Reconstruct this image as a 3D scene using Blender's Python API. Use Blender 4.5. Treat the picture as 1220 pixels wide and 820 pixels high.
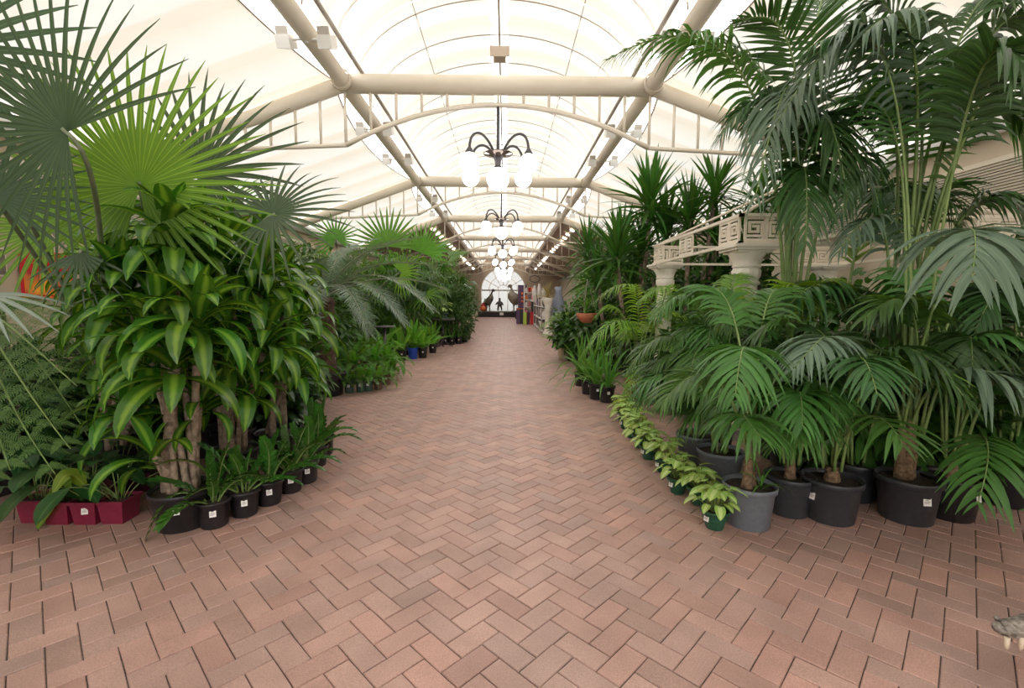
import bpy, math, random
import numpy as np
from mathutils import Vector, Matrix, Euler
for o in list(bpy.data.objects): bpy.data.objects.remove(o)
PI = math.pi; R_ = math.radians
SC = bpy.context.scene; COL = SC.collection
# ------------------------------------------------------------------ camera, world, exposure
CAM = (0.0, 0.0, 1.58); FPX = 560.0
CAM_ROT = Euler((R_(90 - 5.305), 0, R_(-0.82)), 'XYZ')
MR = CAM_ROT.to_matrix() @ Matrix.Rotation(R_(.3), 3, 'Z')   # slight roll
cd = bpy.data.cameras.new('camera'); cam = bpy.data.objects.new('camera', cd); COL.objects.link(cam)
cam.location = CAM; cam.rotation_euler = MR.to_euler()
cd.sensor_fit = 'HORIZONTAL'; cd.sensor_width = 36; cd.lens = FPX / 1220 * 36; cd.clip_end = 300; cd.clip_start = .05
SC.camera = cam
wd = bpy.data.worlds.new('overcast_sky'); SC.world = wd; wd.use_nodes = True
bg = wd.node_tree.nodes['Background']; bg.inputs[0].default_value = (1, .985, .96, 1); bg.inputs[1].default_value = 3.0
SC.view_settings.view_transform = 'Standard'; SC.view_settings.look = 'None'
SC.view_settings.gamma = 1; SC.view_settings.use_curve_mapping = False
SC.view_settings.exposure = 0.40
SC.cycles.max_bounces = 10; SC.cycles.diffuse_bounces = 6; SC.cycles.glossy_bounces = 3; SC.cycles.transmission_bounces = 6
# ------------------------------------------------------------------ pixel helpers (place things at their real depth)
def ray(u, v): return MR @ Vector(((u - 610) / FPX, -(v - 410) / FPX, -1))
def W(u, v, Y):
    d = ray(u, v); k = Y / d.y; return Vector(CAM) + d * k
def G(u, v, z=0):
    d = ray(u, v); k = (z - CAM[2]) / d.z; return Vector(CAM) + d * k
rng = np.random.default_rng(7); random.seed(7)
# ------------------------------------------------------------------ materials
def nm(name):
    m = bpy.data.materials.new(name); m.use_nodes = True; nt = m.node_tree
    return m, nt, nt.nodes, nt.links, nt.nodes['Principled BSDF']
def pm(name, c1, c2=None, scale=8, rough=.6, bump=0, metal=0, emit=0, spec=.5, detail=6):
    m, nt, N, L, b = nm(name)
    b.inputs['Roughness'].default_value = rough; b.inputs['Metallic'].default_value = metal
    b.inputs['Specular IOR Level'].default_value = spec
    b.inputs['Base Color'].default_value = (*c1, 1)
    if emit:
        b.inputs['Emission Color'].default_value = (*c1, 1); b.inputs['Emission Strength'].default_value = emit
    if c2 is not None:
        tc = N.new('ShaderNodeTexCoord'); n = N.new('ShaderNodeTexNoise'); r = N.new('ShaderNodeValToRGB')
        n.inputs['Scale'].default_value = scale; n.inputs['Detail'].default_value = detail
        r.color_ramp.elements[0].position = .35; r.color_ramp.elements[1].position = .65
        r.color_ramp.elements[0].color = (*c1, 1); r.color_ramp.elements[1].color = (*c2, 1)
        L.new(tc.outputs['Object'], n.inputs['Vector']); L.new(n.outputs['Fac'], r.inputs['Fac']); L.new(r.outputs['Color'], b.inputs['Base Color'])
        if bump:
            bp = N.new('ShaderNodeBump'); bp.inputs['Strength'].default_value = bump; bp.inputs['Distance'].default_value = .02
            L.new(n.outputs['Fac'], bp.inputs['Height']); L.new(bp.outputs['Normal'], b.inputs['Normal'])
    return m
def leafmat(name, base, mid=None, midw=.12, rough=.38, trans=.25, tcol=None, var=.35, ribs=0, soft=.06):
    m, nt, N, L, b = nm(name)
    b.inputs['Roughness'].default_value = rough; b.inputs['Specular IOR Level'].default_value = .32
    mid = mid or tuple(min(1, c * 1.6) for c in base)
    uv = N.new('ShaderNodeUVMap'); sx = N.new('ShaderNodeSeparateXYZ'); L.new(uv.outputs[0], sx.inputs[0])
    a = N.new('ShaderNodeMath'); a.operation = 'SUBTRACT'; a.inputs[1].default_value = .5; L.new(sx.outputs[0], a.inputs[0])
    ab = N.new('ShaderNodeMath'); ab.operation = 'ABSOLUTE'; L.new(a.outputs[0], ab.inputs[0])
    rp = N.new('ShaderNodeValToRGB'); e = rp.color_ramp.elements
    e[0].position = midw * .5; e[0].color = (*mid, 1); e[1].position = midw * .5 + soft; e[1].color = (*base, 1)
    L.new(ab.outputs[0], rp.inputs[0])
    ob = N.new('ShaderNodeObjectInfo'); geo = N.new('ShaderNodeNewGeometry')
    ad = N.new('ShaderNodeMath'); ad.operation = 'ADD'; L.new(ob.outputs['Random'], ad.inputs[0]); L.new(geo.outputs['Random Per Island'], ad.inputs[1])
    mr = N.new('ShaderNodeMapRange'); mr.inputs[1].default_value = 0; mr.inputs[2].default_value = 2
    mr.inputs[3].default_value = 1 - var; mr.inputs[4].default_value = 1 + var; L.new(ad.outputs[0], mr.inputs[0])
    hs = N.new('ShaderNodeHueSaturation'); L.new(mr.outputs[0], hs.inputs['Value']); L.new(rp.outputs[0], hs.inputs['Color'])
    mh = N.new('ShaderNodeMapRange'); mh.inputs[3].default_value = .485; mh.inputs[4].default_value = .515
    L.new(ob.outputs['Random'], mh.inputs[0]); L.new(mh.outputs[0], hs.inputs['Hue'])
    L.new(hs.outputs[0], b.inputs['Base Color'])
    tr = N.new('ShaderNodeBsdfTranslucent'); mx = N.new('ShaderNodeMixShader'); mx.inputs[0].default_value = trans
    mu = N.new('ShaderNodeMix'); mu.data_type = 'RGBA'; mu.blend_type = 'MULTIPLY'; mu.inputs[0].default_value = 1
    L.new(hs.outputs[0], mu.inputs[6]); mu.inputs[7].default_value = (*(tcol or (2.6, 2.4, 1.2)), 1)
    L.new(mu.outputs[2], tr.inputs[0]); L.new(b.outputs[0], mx.inputs[1]); L.new(tr.outputs[0], mx.inputs[2])
    L.new(mx.outputs[0], N['Material Output'].inputs[0])
    return m
def brickmat():
    m, nt, N, L, b = nm('brick_clay'); b.inputs['Roughness'].default_value = .5; b.inputs['Specular IOR Level'].default_value = .5
    ob = N.new('ShaderNodeObjectInfo'); geo = N.new('ShaderNodeNewGeometry'); tc = N.new('ShaderNodeTexCoord')
    ad = N.new('ShaderNodeMath'); ad.operation = 'ADD'; L.new(ob.outputs['Random'], ad.inputs[0]); L.new(geo.outputs['Random Per Island'], ad.inputs[1])
    fr = N.new('ShaderNodeMath'); fr.operation = 'FRACT'; L.new(ad.outputs[0], fr.inputs[0])
    rp = N.new('ShaderNodeValToRGB'); e = rp.color_ramp.elements
    cols = [(.30, .165, .118), (.40, .185, .125), (.36, .195, .145), (.44, .20, .13), (.335, .19, .145), (.38, .20, .145), (.42, .215, .15), (.34, .155, .105)]
    e[0].position = 0; e[0].color = (*cols[0], 1); e[1].position = 1; e[1].color = (*cols[-1], 1)
    for i in range(1, 7): x = e.new(i / 7); x.color = (*cols[i], 1)
    L.new(fr.outputs[0], rp.inputs[0])
    n1 = N.new('ShaderNodeTexNoise'); n1.inputs['Scale'].default_value = 160; n1.inputs['Detail'].default_value = 3; L.new(geo.outputs['Position'], n1.inputs['Vector'])
    n2 = N.new('ShaderNodeTexNoise'); n2.inputs['Scale'].default_value = 3.1; n2.inputs['Detail'].default_value = 5; L.new(geo.outputs['Position'], n2.inputs['Vector'])
    r1 = N.new('ShaderNodeMapRange'); r1.inputs[1].default_value = .3; r1.inputs[2].default_value = .7; r1.inputs[3].default_value = .8; r1.inputs[4].default_value = 1.2; L.new(n1.outputs[0], r1.inputs[0])
    r2 = N.new('ShaderNodeMapRange'); r2.inputs[1].default_value = .3; r2.inputs[2].default_value = .7; r2.inputs[3].default_value = .92; r2.inputs[4].default_value = 1.2; L.new(n2.outputs[0], r2.inputs[0])
    mm = N.new('ShaderNodeMath'); mm.operation = 'MULTIPLY'; L.new(r1.outputs[0], mm.inputs[0]); L.new(r2.outputs[0], mm.inputs[1])
    hs = N.new('ShaderNodeHueSaturation'); L.new(rp.outputs[0], hs.inputs['Color']); L.new(mm.outputs[0], hs.inputs['Value'])
    hs.inputs['Saturation'].default_value = .74; hs.inputs['Hue'].default_value = .495
    L.new(hs.outputs[0], b.inputs['Base Color'])
    bp = N.new('ShaderNodeBump'); bp.inputs['Strength'].default_value = .25; bp.inputs['Distance'].default_value = .003
    L.new(n1.outputs[0], bp.inputs['Height']); L.new(bp.outputs[0], b.inputs['Normal'])
    return m
def fabricmat():
    m, nt, N, L, b = nm('cream_sail_fabric'); N.remove(b)
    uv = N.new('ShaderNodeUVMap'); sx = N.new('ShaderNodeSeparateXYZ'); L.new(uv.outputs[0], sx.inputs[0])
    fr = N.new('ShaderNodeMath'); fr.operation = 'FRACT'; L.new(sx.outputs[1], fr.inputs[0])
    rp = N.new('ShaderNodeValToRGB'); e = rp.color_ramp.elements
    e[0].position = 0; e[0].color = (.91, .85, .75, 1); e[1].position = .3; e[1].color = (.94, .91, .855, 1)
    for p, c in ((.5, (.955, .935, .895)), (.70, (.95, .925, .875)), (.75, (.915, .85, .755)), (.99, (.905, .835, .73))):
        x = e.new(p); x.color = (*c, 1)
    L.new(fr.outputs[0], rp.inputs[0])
    n = N.new('ShaderNodeTexNoise'); n.inputs['Scale'].default_value = 1.3; tc = N.new('ShaderNodeTexCoord'); L.new(tc.outputs['Object'], n.inputs['Vector'])
    mr = N.new('ShaderNodeMapRange'); mr.inputs[3].default_value = .93; mr.inputs[4].default_value = 1.05; L.new(n.outputs[0], mr.inputs[0])
    hs = N.new('ShaderNodeHueSaturation'); L.new(rp.outputs[0], hs.inputs['Color']); L.new(mr.outputs[0], hs.inputs['Value'])
    d = N.new('ShaderNodeBsdfDiffuse'); t = N.new('ShaderNodeBsdfTranslucent'); mx = N.new('ShaderNodeMixShader'); mx.inputs[0].default_value = .235
    L.new(hs.outputs[0], d.inputs[0]); L.new(hs.outputs[0], t.inputs[0]); L.new(d.outputs[0], mx.inputs[1]); L.new(t.outputs[0], mx.inputs[2])
    L.new(mx.outputs[0], N['Material Output'].inputs[0]); return m
def louvermat(): return pm('louver_slat', (.72, .66, .56), rough=.5)
M = dict(
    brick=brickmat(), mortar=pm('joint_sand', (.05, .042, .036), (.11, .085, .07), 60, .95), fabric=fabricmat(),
    steel=pm('cream_painted_steel', (.74, .66, .54), (.78, .70, .585), 3, .42), conduit=pm('grey_conduit', (.46, .41, .36), rough=.5),
    rib=pm('brown_rib_cord', (.42, .33, .25), rough=.7), wire=pm('thin_wire', (.3, .26, .22), rough=.6),
    soffit=pm('brown_soffit', (.30, .215, .145), (.34, .245, .165), 1.5, .8), wallc=pm('cream_wall', (.62, .52, .40), (.66, .56, .44), 2, .85),
    wallb=pm('tan_wall', (.46, .36, .26), (.50, .39, .285), 2, .85), louver=louvermat(), dark=pm('painted_recess_shade', (.02, .018, .015), rough=.9),
    white=pm('white_paint', (.82, .80, .76), rough=.45), eave=pm('white_eave', (.85, .84, .82), rough=.35),
    stone=pm('cream_stone', (.72, .66, .56), (.80, .75, .66), 5, .7, .05), iron=pm('dark_grey_iron', (.055, .05, .052), rough=.4, spec=.6),
    bronze=pm('bronze', (.10, .085, .065), (.16, .14, .11), 9, .45, .1, .4), greystatue=pm('weathered_statue', (.20, .17, .13), (.30, .26, .20), 9, .6, .1),
    disc=pm('brown_metal_disc', (.10, .075, .06), rough=.15, metal=.6), globe=pm('opal_globe', (1, .97, .95), rough=.2, emit=6),
    lampglow=pm('lamp_glow', (1, .95, .85), emit=5), black=pm('black_plastic', (.012, .011, .014), (.02, .018, .022), 20, .4),
    charcoal=pm('charcoal_plastic', (.034, .036, .043), (.046, .048, .056), 25, .42), greyp=pm('grey_plastic', (.13, .145, .17), (.16, .175, .20), 25, .4),
    greenp=pm('dark_green_plastic', (.012, .075, .042), (.016, .09, .05), 20, .35), redp=pm('crimson_plastic', (.17, .010, .035), (.20, .014, .045), 20, .42),
    maroon=pm('maroon_plastic', (.07, .008, .02), rough=.45), terra=pm('terracotta', (.42, .13, .06), (.48, .17, .08), 14, .7), bluep=pm('blue_plastic', (.02, .08, .50), rough=.35),
    beige=pm('beige_pot', (.50, .40, .28), (.55, .45, .33), 10, .6), browns=pm('brown_plastic', (.13, .075, .045), (.16, .095, .06), 10, .5),
    gpot=pm('grey_green_pot', (.07, .12, .10), rough=.5), soil=pm('potting_soil', (.018, .012, .008), (.055, .036, .024), 60, .95, .6),
    label=pm('white_label', (.85, .83, .80), rough=.5), ink=pm('label_ink', (.25, .24, .24), rough=.6),
    bark=pm('pale_cane_bark', (.16, .11, .075), (.36, .27, .20), 22, .85, .6), palmbark=pm('palm_fibre', (.11, .065, .035), (.25, .16, .09), 40, .9, .8),
    cycbark=pm('cycad_trunk', (.05, .03, .02), (.14, .085, .055), 34, .95, 1.0), wood=pm('cream_timber', (.60, .49, .36), (.66, .55, .42), 6, .6),
    stem=pm('green_stem', (.13, .20, .05), (.19, .27, .08), 12, .45), cstem=pm('grey_brown_stem', (.20, .16, .12), (.28, .24, .17), 14, .6),
    petiole=pm('grey_green_petiole', (.16, .19, .11), (.22, .25, .15), 14, .5), purple=pm('purple_paint', (.10, .05, .12), (.13, .07, .15), 8, .6),
    red=pm('red_glaze', (.55, .02, .03), rough=.25), lime=pm('lime_glaze', (.45, .62, .05), rough=.25), orange=pm('orange_glaze', (.80, .20, .05), rough=.4),
    pink=pm('pink_glaze', (.80, .25, .30), rough=.4), grey=pm('grey_ceramic', (.30, .28, .30), (.42, .38, .38), 12, .45), lilac=pm('lilac_ceramic', (.30, .24, .34), rough=.4),
    plinth=pm('black_plinth', (.018, .014, .013), rough=.5), glass=pm('frosted_glass', (.9, .9, .88), rough=.3),
    croc=pm('mottled_carving', (.10, .085, .07), (.34, .30, .26), 55, .5, .6), tooth=pm('tooth_ivory', (.62, .50, .38), rough=.5), eye=pm('dark_eye', (.01, .01, .01), rough=.15),
)
gl = M['glass'].node_tree; tr = gl.nodes.new('ShaderNodeBsdfTranslucent'); tr.inputs[0].default_value = (.24, .24, .235, 1)
mx = gl.nodes.new('ShaderNodeMixShader'); mx.inputs[0].default_value = .8
gl.links.new(gl.nodes['Principled BSDF'].outputs[0], mx.inputs[1]); gl.links.new(tr.outputs[0], mx.inputs[2]); gl.links.new(mx.outputs[0], gl.nodes['Material Output'].inputs[0])
LM = dict(
    corn=leafmat('corn_leaf', (.040, .120, .012), (.15, .28, .028), .14, .26, .22, var=.35, soft=.16),
    kentia=leafmat('kentia_leaf', (.060, .150, .028), (.065, .16, .045), .1, .34, .22, var=.35),
    kentia_dark=leafmat('dark_palm_leaf', (.034, .085, .022), None, .1, .36, .15, var=.35),
    kentia_grey=leafmat('grey_green_palm_leaf', (.115, .175, .115), (.15, .22, .14), .1, .45, .2, (1.6, 1.7, 1.0), .25),
    areca=leafmat('yellow_green_palm_leaf', (.13, .25, .03), (.20, .33, .05), .1, .36, .35, var=.25),
    fan=leafmat('fan_leaf', (.12, .24, .035), (.22, .36, .065), .1, .42, .5, (2.3, 2.2, 1.0), .12),
    fan_dark=leafmat('dark_fan_leaf', (.050, .085, .040), (.08, .13, .06), .1, .45, .22, (1.8, 1.9, 1.0), .15),
    fan_grey=leafmat('silver_fan_leaf', (.22, .27, .22), (.30, .34, .28), .1, .45, .2, (1.3, 1.4, 1.0), .15),
    fan_mid=leafmat('fresh_fan_leaf', (.07, .20, .025), (.12, .27, .04), .1, .4, .35, var=.2),
    cycad=leafmat('cycad_leaf', (.15, .205, .15), (.19, .25, .17), .1, .40, .15, (1.5, 1.6, 1.0), .25),
    yucca=leafmat('yucca_leaf', (.042, .125, .018), (.06, .15, .03), .15, .36, .2, var=.35),
    zz=leafmat('zz_leaf', (.035, .115, .014), (.05, .15, .025), .1, .22, .15, var=.35),
    syng=leafmat('syngonium_leaf', (.30, .46, .11), (.50, .62, .26), .34, .4, .3, (1.8, 1.7, .9), .25),
    philo=leafmat('philodendron_leaf', (.022, .068, .018), (.05, .11, .04), .07, .3, .12, var=.3),
    philo_lime=leafmat('lime_leaf', (.15, .26, .03), (.24, .34, .06), .08, .35, .35, var=.1),
    treefern=leafmat('tree_fern_leaf', (.10, .19, .06), None, .1, .5, .3, var=.2),
    fern=leafmat('fern_leaf', (.075, .21, .022), (.11, .26, .035), .1, .45, .35, var=.3),
    fern_dark=leafmat('dark_fern_leaf', (.045, .12, .020), None, .1, .45, .25, var=.3),
    bush=leafmat('bush_leaf', (.042, .115, .018), (.06, .14, .03), .12, .34, .2, var=.5),
    bush_light=leafmat('light_bush_leaf', (.09, .19, .035), (.13, .25, .05), .12, .4, .3, var=.4),
    bush_grey=leafmat('pale_bush_leaf', (.15, .20, .11), None, .12, .5, .3, (1.5, 1.5, .9), .3),
    strap=leafmat('strap_leaf', (.085, .22, .035), (.09, .21, .05), .14, .34, .25, var=.3),
    dry=leafmat('straw_grass', (.30, .25, .10), None, .12, .6, .3, (1.4, 1.3, .8), .3),
    nest=leafmat('nest_fern_leaf', (.10, .27, .035), (.16, .34, .06), .1, .36, .35, var=.25),
)
# ------------------------------------------------------------------ mesh builder
def V3(a): return np.asarray(a, float)
def nrm(a): return a / np.maximum(np.linalg.norm(a, axis=-1, keepdims=True), 1e-9)
class MB:
    def __init__(s): s.v = []; s.f = []; s.uv = []; s.mi = []; s.n = 0
    def add(s, v, f, uv=None, mi=0):
        v = np.asarray(v, float).reshape(-1, 3)
        s.v.append(v); s.uv.append(np.full((len(v), 2), .5) if uv is None else np.asarray(uv, float).reshape(-1, 2))
        for q in (f.tolist() if isinstance(f, np.ndarray) else f): s.f.append([i + s.n for i in q]); s.mi.append(mi)
        s.n += len(v)
    def strips(s, P, w, up, fold=.15, mi=0):
        m, n, _ = P.shape
        up = np.broadcast_to(np.asarray(up, float).reshape((-1, 1, 3)) if np.ndim(up) < 3 else up, P.shape)
        w = np.broadcast_to(w, (m, n))[..., None]
        T = np.gradient(P, axis=1); S = nrm(np.cross(T, up)); Nn = nrm(np.cross(S, T))
        v = np.stack([P - S * w + Nn * fold * w, P, P + S * w + Nn * fold * w], 2)
        base = np.arange(m)[:, None, None] * (n * 3) + np.arange(n - 1)[None, :, None] * 3 + np.arange(2)[None, None, :]
        f = np.stack([base, base + 1, base + 4, base + 3], -1).reshape(-1, 4)
        uv = np.zeros((m, n, 3, 2)); uv[..., 0] = np.array([0, .5, 1]); uv[..., 1] = np.linspace(0, 1, n)[None, :, None]
        s.add(v, f, uv, mi)
    def tube(s, pts, r, k=6, caps=True, mi=0):
        P = V3(pts); n = len(P); r = np.broadcast_to(r, (n,)).astype(float)
        T = nrm(np.gradient(P, axis=0)); ref = np.array([0, 0, 1.]) if abs(T[:, 2]).max() < .9 else np.array([1., 0, 0]) if abs(T[:, 0]).max() < .9 else np.array([0, 1., 0])
        A = nrm(np.cross(T, ref)); B = np.cross(T, A); a = np.arange(k) * 2 * PI / k
        v = P[:, None] + r[:, None, None] * (A[:, None] * np.cos(a)[None, :, None] + B[:, None] * np.sin(a)[None, :, None])
        f = [[i * k + j, i * k + (j + 1) % k, (i + 1) * k + (j + 1) % k, (i + 1) * k + j] for i in range(n - 1) for j in range(k)]
        if caps: f += [list(range(k))[::-1], [(n - 1) * k + j for j in range(k)]]
        s.add(v, f, None, mi)
    def lathe(s, prof, k=24, c=(0, 0, 0), flute=0, nf=0, mi=0, sx=1, sy=1):
        n = len(prof); a = np.arange(k) * 2 * PI / k; v = []
        for r, z in prof:
            rr = r * (1 - (flute * (0.5 + .5 * np.cos(nf * a)) if nf else 0))
            v.append(np.stack([c[0] + sx * rr * np.cos(a), c[1] + sy * rr * np.sin(a), np.full(k, c[2] + z)], -1))
        f = [[i * k + j, i * k + (j + 1) % k, (i + 1) * k + (j + 1) % k, (i + 1) * k + j] for i in range(n - 1) for j in range(k)]
        s.add(np.concatenate(v), f, None, mi)
    def box(s, lo, hi, mi=0, mat=None):
        x0, y0, z0 = lo; x1, y1, z1 = hi
        v = np.array([(x0, y0, z0), (x1, y0, z0), (x1, y1, z0), (x0, y1, z0), (x0, y0, z1), (x1, y0, z1), (x1, y1, z1), (x0, y1, z1)], float)
        if mat is not None: v = np.array([tuple(mat @ Vector(p)) for p in v])
        s.add(v, [[3, 2, 1, 0], [4, 5, 6, 7], [0, 1, 5, 4], [1, 2, 6, 5], [2, 3, 7, 6], [3, 0, 4, 7]], None, mi)
    def sphere(s, c, r, k=20, sc=(1, 1, 1), mi=0):
        pr = [(max(1e-4, r * math.sin(t)), -r * math.cos(t)) for t in np.linspace(0, PI, k // 2 + 1)]
        b = MB(); b.lathe(pr, k); v = b.v[0] * V3(sc) + V3(c); s.add(v, b.f, None, mi)
    def mesh(s, name, mats, smooth=True):
        me = bpy.data.meshes.new(name); v = np.concatenate(s.v)
        me.from_pydata(v.tolist(), [], s.f)
        uvl = me.uv_layers.new(name='UVMap'); uv = np.concatenate(s.uv)
        li = np.empty(len(me.loops), int); me.loops.foreach_get('vertex_index', li)
        uvl.data.foreach_set('uv', uv[li].ravel())
        for m in (mats if isinstance(mats, (list, tuple)) else [mats]): me.materials.append(m)
        if any(s.mi): me.polygons.foreach_set('material_index', s.mi)
        if smooth: me.polygons.foreach_set('use_smooth', [True] * len(me.polygons))
        return me
    def build(s, name, mats, parent=None, smooth=True, loc=None):
        return put(name, s.mesh(name, mats, smooth), parent, loc)
def put(name, me, parent=None, loc=None, rot=None, sc=None):
    o = bpy.data.objects.new(name, me); COL.objects.link(o)
    if parent: o.parent = parent
    if loc is not None: o.location = loc
    if rot is not None: o.rotation_euler = rot
    if sc is not None: o.scale = sc if np.ndim(sc) else (sc, sc, sc)
    return o
def tag(o, label, cat, group=None, kind=None):
    if label: o['label'] = label
    if cat: o['category'] = cat
    if group: o['group'] = group
    if kind: o['kind'] = kind
    return o
def thing(name, label, cat, loc, group=None):
    o = bpy.data.objects.new(name, None); COL.objects.link(o); o.location = loc; o.empty_display_size = .1
    return tag(o, label, cat, group)
def bez(P, n):
    t = np.linspace(0, 1, n)[:, None]; P = [V3(p) for p in P]
    if len(P) == 3: return (1 - t) ** 2 * P[0] + 2 * t * (1 - t) * P[1] + t * t * P[2]
    return (1 - t) ** 3 * P[0] + 3 * t * (1 - t) ** 2 * P[1] + 3 * t * t * (1 - t) * P[2] + t ** 3 * P[3]
# ------------------------------------------------------------------ foliage generators
def pinnate(C, t0, nl, Lf, w, droop=.5, ang=55, vee=.25, mat=None, rach=.008, nseg=5, rmat=None, up=None, fold=.2, jit=.08, prof=None):
    """frond along curve C (k,3): leaflets in two rows from t0 to the tip; returns an MB with materials [leaf, rachis]"""
    b = MB(); C = V3(C); k = len(C)
    T = nrm(np.gradient(C, axis=0)); upv = V3(up if up is not None else (0, 0, 1))
    S = nrm(np.cross(T, upv + 1e-6)); Nn = nrm(np.cross(S, T))
    tt = np.linspace(t0, .995, nl); idx = tt * (k - 1); i0 = np.clip(idx.astype(int), 0, k - 2); fr = (idx - i0)[:, None]
    lerp = lambda A: A[i0] * (1 - fr) + A[i0 + 1] * fr
    p, t, sd, n = lerp(C), nrm(lerp(T)), nrm(lerp(S)), nrm(lerp(Nn))
    q = (tt - t0) / (1 - t0)
    L = Lf * (prof(q) if prof else (.45 + .55 * np.sin(PI * np.clip(q * .85 + .12, 0, 1))) * (1 - .45 * q ** 3))
    a = R_(ang) * (1 - .55 * q)
    ps, ds = [], []
    for sg in (-1, 1):
        aj = a + rng.normal(0, jit, nl); vj = vee + rng.normal(0, jit, nl)
        d = t * np.cos(aj)[:, None] + sd * (sg * np.sin(aj))[:, None] + n * vj[:, None]
        ps.append(p); ds.append(nrm(d))
    p = np.concatenate(ps); d = np.concatenate(ds); n = np.concatenate([n, n]); L = np.concatenate([L, L]) * rng.uniform(.9, 1.08, 2 * nl)
    s = np.linspace(0, 1, nseg + 1)[None, :, None]; dr = droop * rng.uniform(.7, 1.25, 2 * nl)[:, None, None]
    P = p[:, None] + d[:, None] * L[:, None, None] * s * (1 - .28 * dr * s) + np.array([0, 0, -1.]) * L[:, None, None] * dr * s ** 2 * .75
    sp = np.linspace(0, 1, nseg + 1); wp = w * np.clip(np.minimum(.45 + 2.2 * sp, 1) * (1 - sp ** 2.2), .04, 1)
    b.strips(P, wp[None, :] * (L / Lf)[:, None] ** .5, n, fold)
    if rach: b.tube(C, rach * np.linspace(1.5, .35, k), 5, mi=1)
    return b
def fanmesh(a, c, R, nseg=36, span=300, split=.5, droop=.12, cone=.15, w=1.0, hub=(0, 0, 0), jag=.12, fold=.35, n=8):
    """palmate leaf: axis a, facing normal c, radius R"""
    a = nrm(V3(a)); c = nrm(V3(c) - a * np.dot(a, V3(c))); bb = np.cross(c, a)
    ph = np.radians(np.linspace(-span / 2, span / 2, nseg))
    d = np.cos(ph)[:, None] * a + np.sin(ph)[:, None] * bb
    L = R * (1 - .30 * (np.abs(ph) / PI) ** 1.6) * rng.uniform(1 - jag, 1.04, nseg)
    s = np.linspace(0, 1, n); dr = droop * rng.uniform(.5, 1.6, nseg)
    P = V3(hub) + d[:, None] * (L[:, None] * s)[..., None] + c * (cone * L[:, None] * (s - s ** 2 * .8))[..., None] + np.array([0, 0, -1.]) * (L[:, None] * dr[:, None] * s ** 2.5)[..., None]
    dphi = math.radians(span) / (nseg - 1) / 2
    rr = L[:, None] * s
    wj = np.tan(dphi) * np.minimum(rr, R * split) * 1.03
    tp = np.clip((1 - s) / (1 - split), 0, 1) ** .62
    ww = np.maximum(wj * np.where(s < split, 1, tp) * w, .0015)
    b = MB(); b.strips(P, ww, c, fold); return b
def blade(L, w, th0, curl, n=8, fold=.25, wpk=.45, base=.3, k0=0):
    """one strap leaf from the origin along +X, rising th0, curling down: returns MB"""
    s = np.linspace(0, 1, n + 1); th = R_(th0) - R_(curl) * s ** (1.3 + k0); ds = L / n
    x = np.concatenate([[0], np.cumsum(np.cos((th[1:] + th[:-1]) / 2) * ds)]); z = np.concatenate([[0], np.cumsum(np.sin((th[1:] + th[:-1]) / 2) * ds)])
    P = np.stack([x, np.zeros_like(x), z], -1)[None]; up = np.stack([-np.sin(th), np.zeros_like(x), np.cos(th)], -1)[None]
    wp = w * np.where(s < wpk, base + (1 - base) * np.sin(s / wpk * PI / 2), np.cos((s - wpk) / (1 - wpk) * PI / 2) ** .75)
    b = MB(); b.strips(P, np.maximum(wp, .001), up, fold); return b
def petleaf(Lp, L, w, th0, curl, n=6, heart=False, tilt=-20):
    """leaf on a petiole of length Lp rising th0; blade hangs off its end; materials [leaf, stem]"""
    t = R_(th0); e = np.array([math.cos(t) * Lp * .8, 0, math.sin(t) * Lp]); b = MB()
    b.tube(bez([(0, 0, 0), (e[0] * .25, 0, e[2] * .7), e], 5), np.linspace(.005, .003, 5), 4, mi=1)
    bl = blade(L, w, tilt, curl, n, .18, .3 if heart else .45, .12 if not heart else .75)
    v = bl.v[0] + e
    if heart:
        v = v - np.array([L * .12, 0, 0])
    b.add(v, bl.f, bl.uv[0]); return b
VAR = {}
def variants(key, fn, k, mats):
    if key not in VAR: VAR[key] = [fn(i).mesh(key, mats) for i in range(k)]
    return VAR[key]
GA = 2.39996
def rosette(t, pos, key, n, sc=1, part='leaf', e_tab=None, tilt=None, az0=None):
    """n shared leaf meshes on a golden spiral; the variants run from erect (inner) to hanging (outer)"""
    ms = VAR[key]; a0 = random.random() * 6.28 if az0 is None else az0
    for i in range(n):
        q = (i + .5) / n; k = min(len(ms) - 1, max(0, int(q * len(ms) + random.uniform(-.7, .7))))
        s = sc * random.uniform(.85, 1.12) * (.8 + .2 * min(1, q * 2))
        p = Vector(pos) + Vector((0, 0, (1 - q) * .16 * sc))
        put(part, ms[k], t, p, (random.gauss(0, .14), random.gauss(0, .1), a0 + i * GA), s)
def potmesh(r, h, rim=.012, k=28, square=False, taper=.8):
    b = MB(); k = 4 if square else k
    pr = [(.001, 0), (r * taper * .97, 0), (r * taper, .006), (r * .94, h * .86), (r * .95, h * .865), (r + rim * .3, h * .87), (r + rim * .5, h * .985), (r + rim * .3, h), (r - rim * .4, h), (r - rim * .8, h * .9), (r * .85, h * .5)]
    if square: pr = [(a * 1.32, z) for a, z in pr]
    b.lathe(pr, k)
    if square:
        c, s = math.cos(PI / 4), math.sin(PI / 4); v = b.v[0]; x = v[:, 0] * c - v[:, 1] * s; y = v[:, 0] * s + v[:, 1] * c; b.v[0] = np.stack([x, y, v[:, 2]], -1)
    return b
PM = {}
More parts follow.
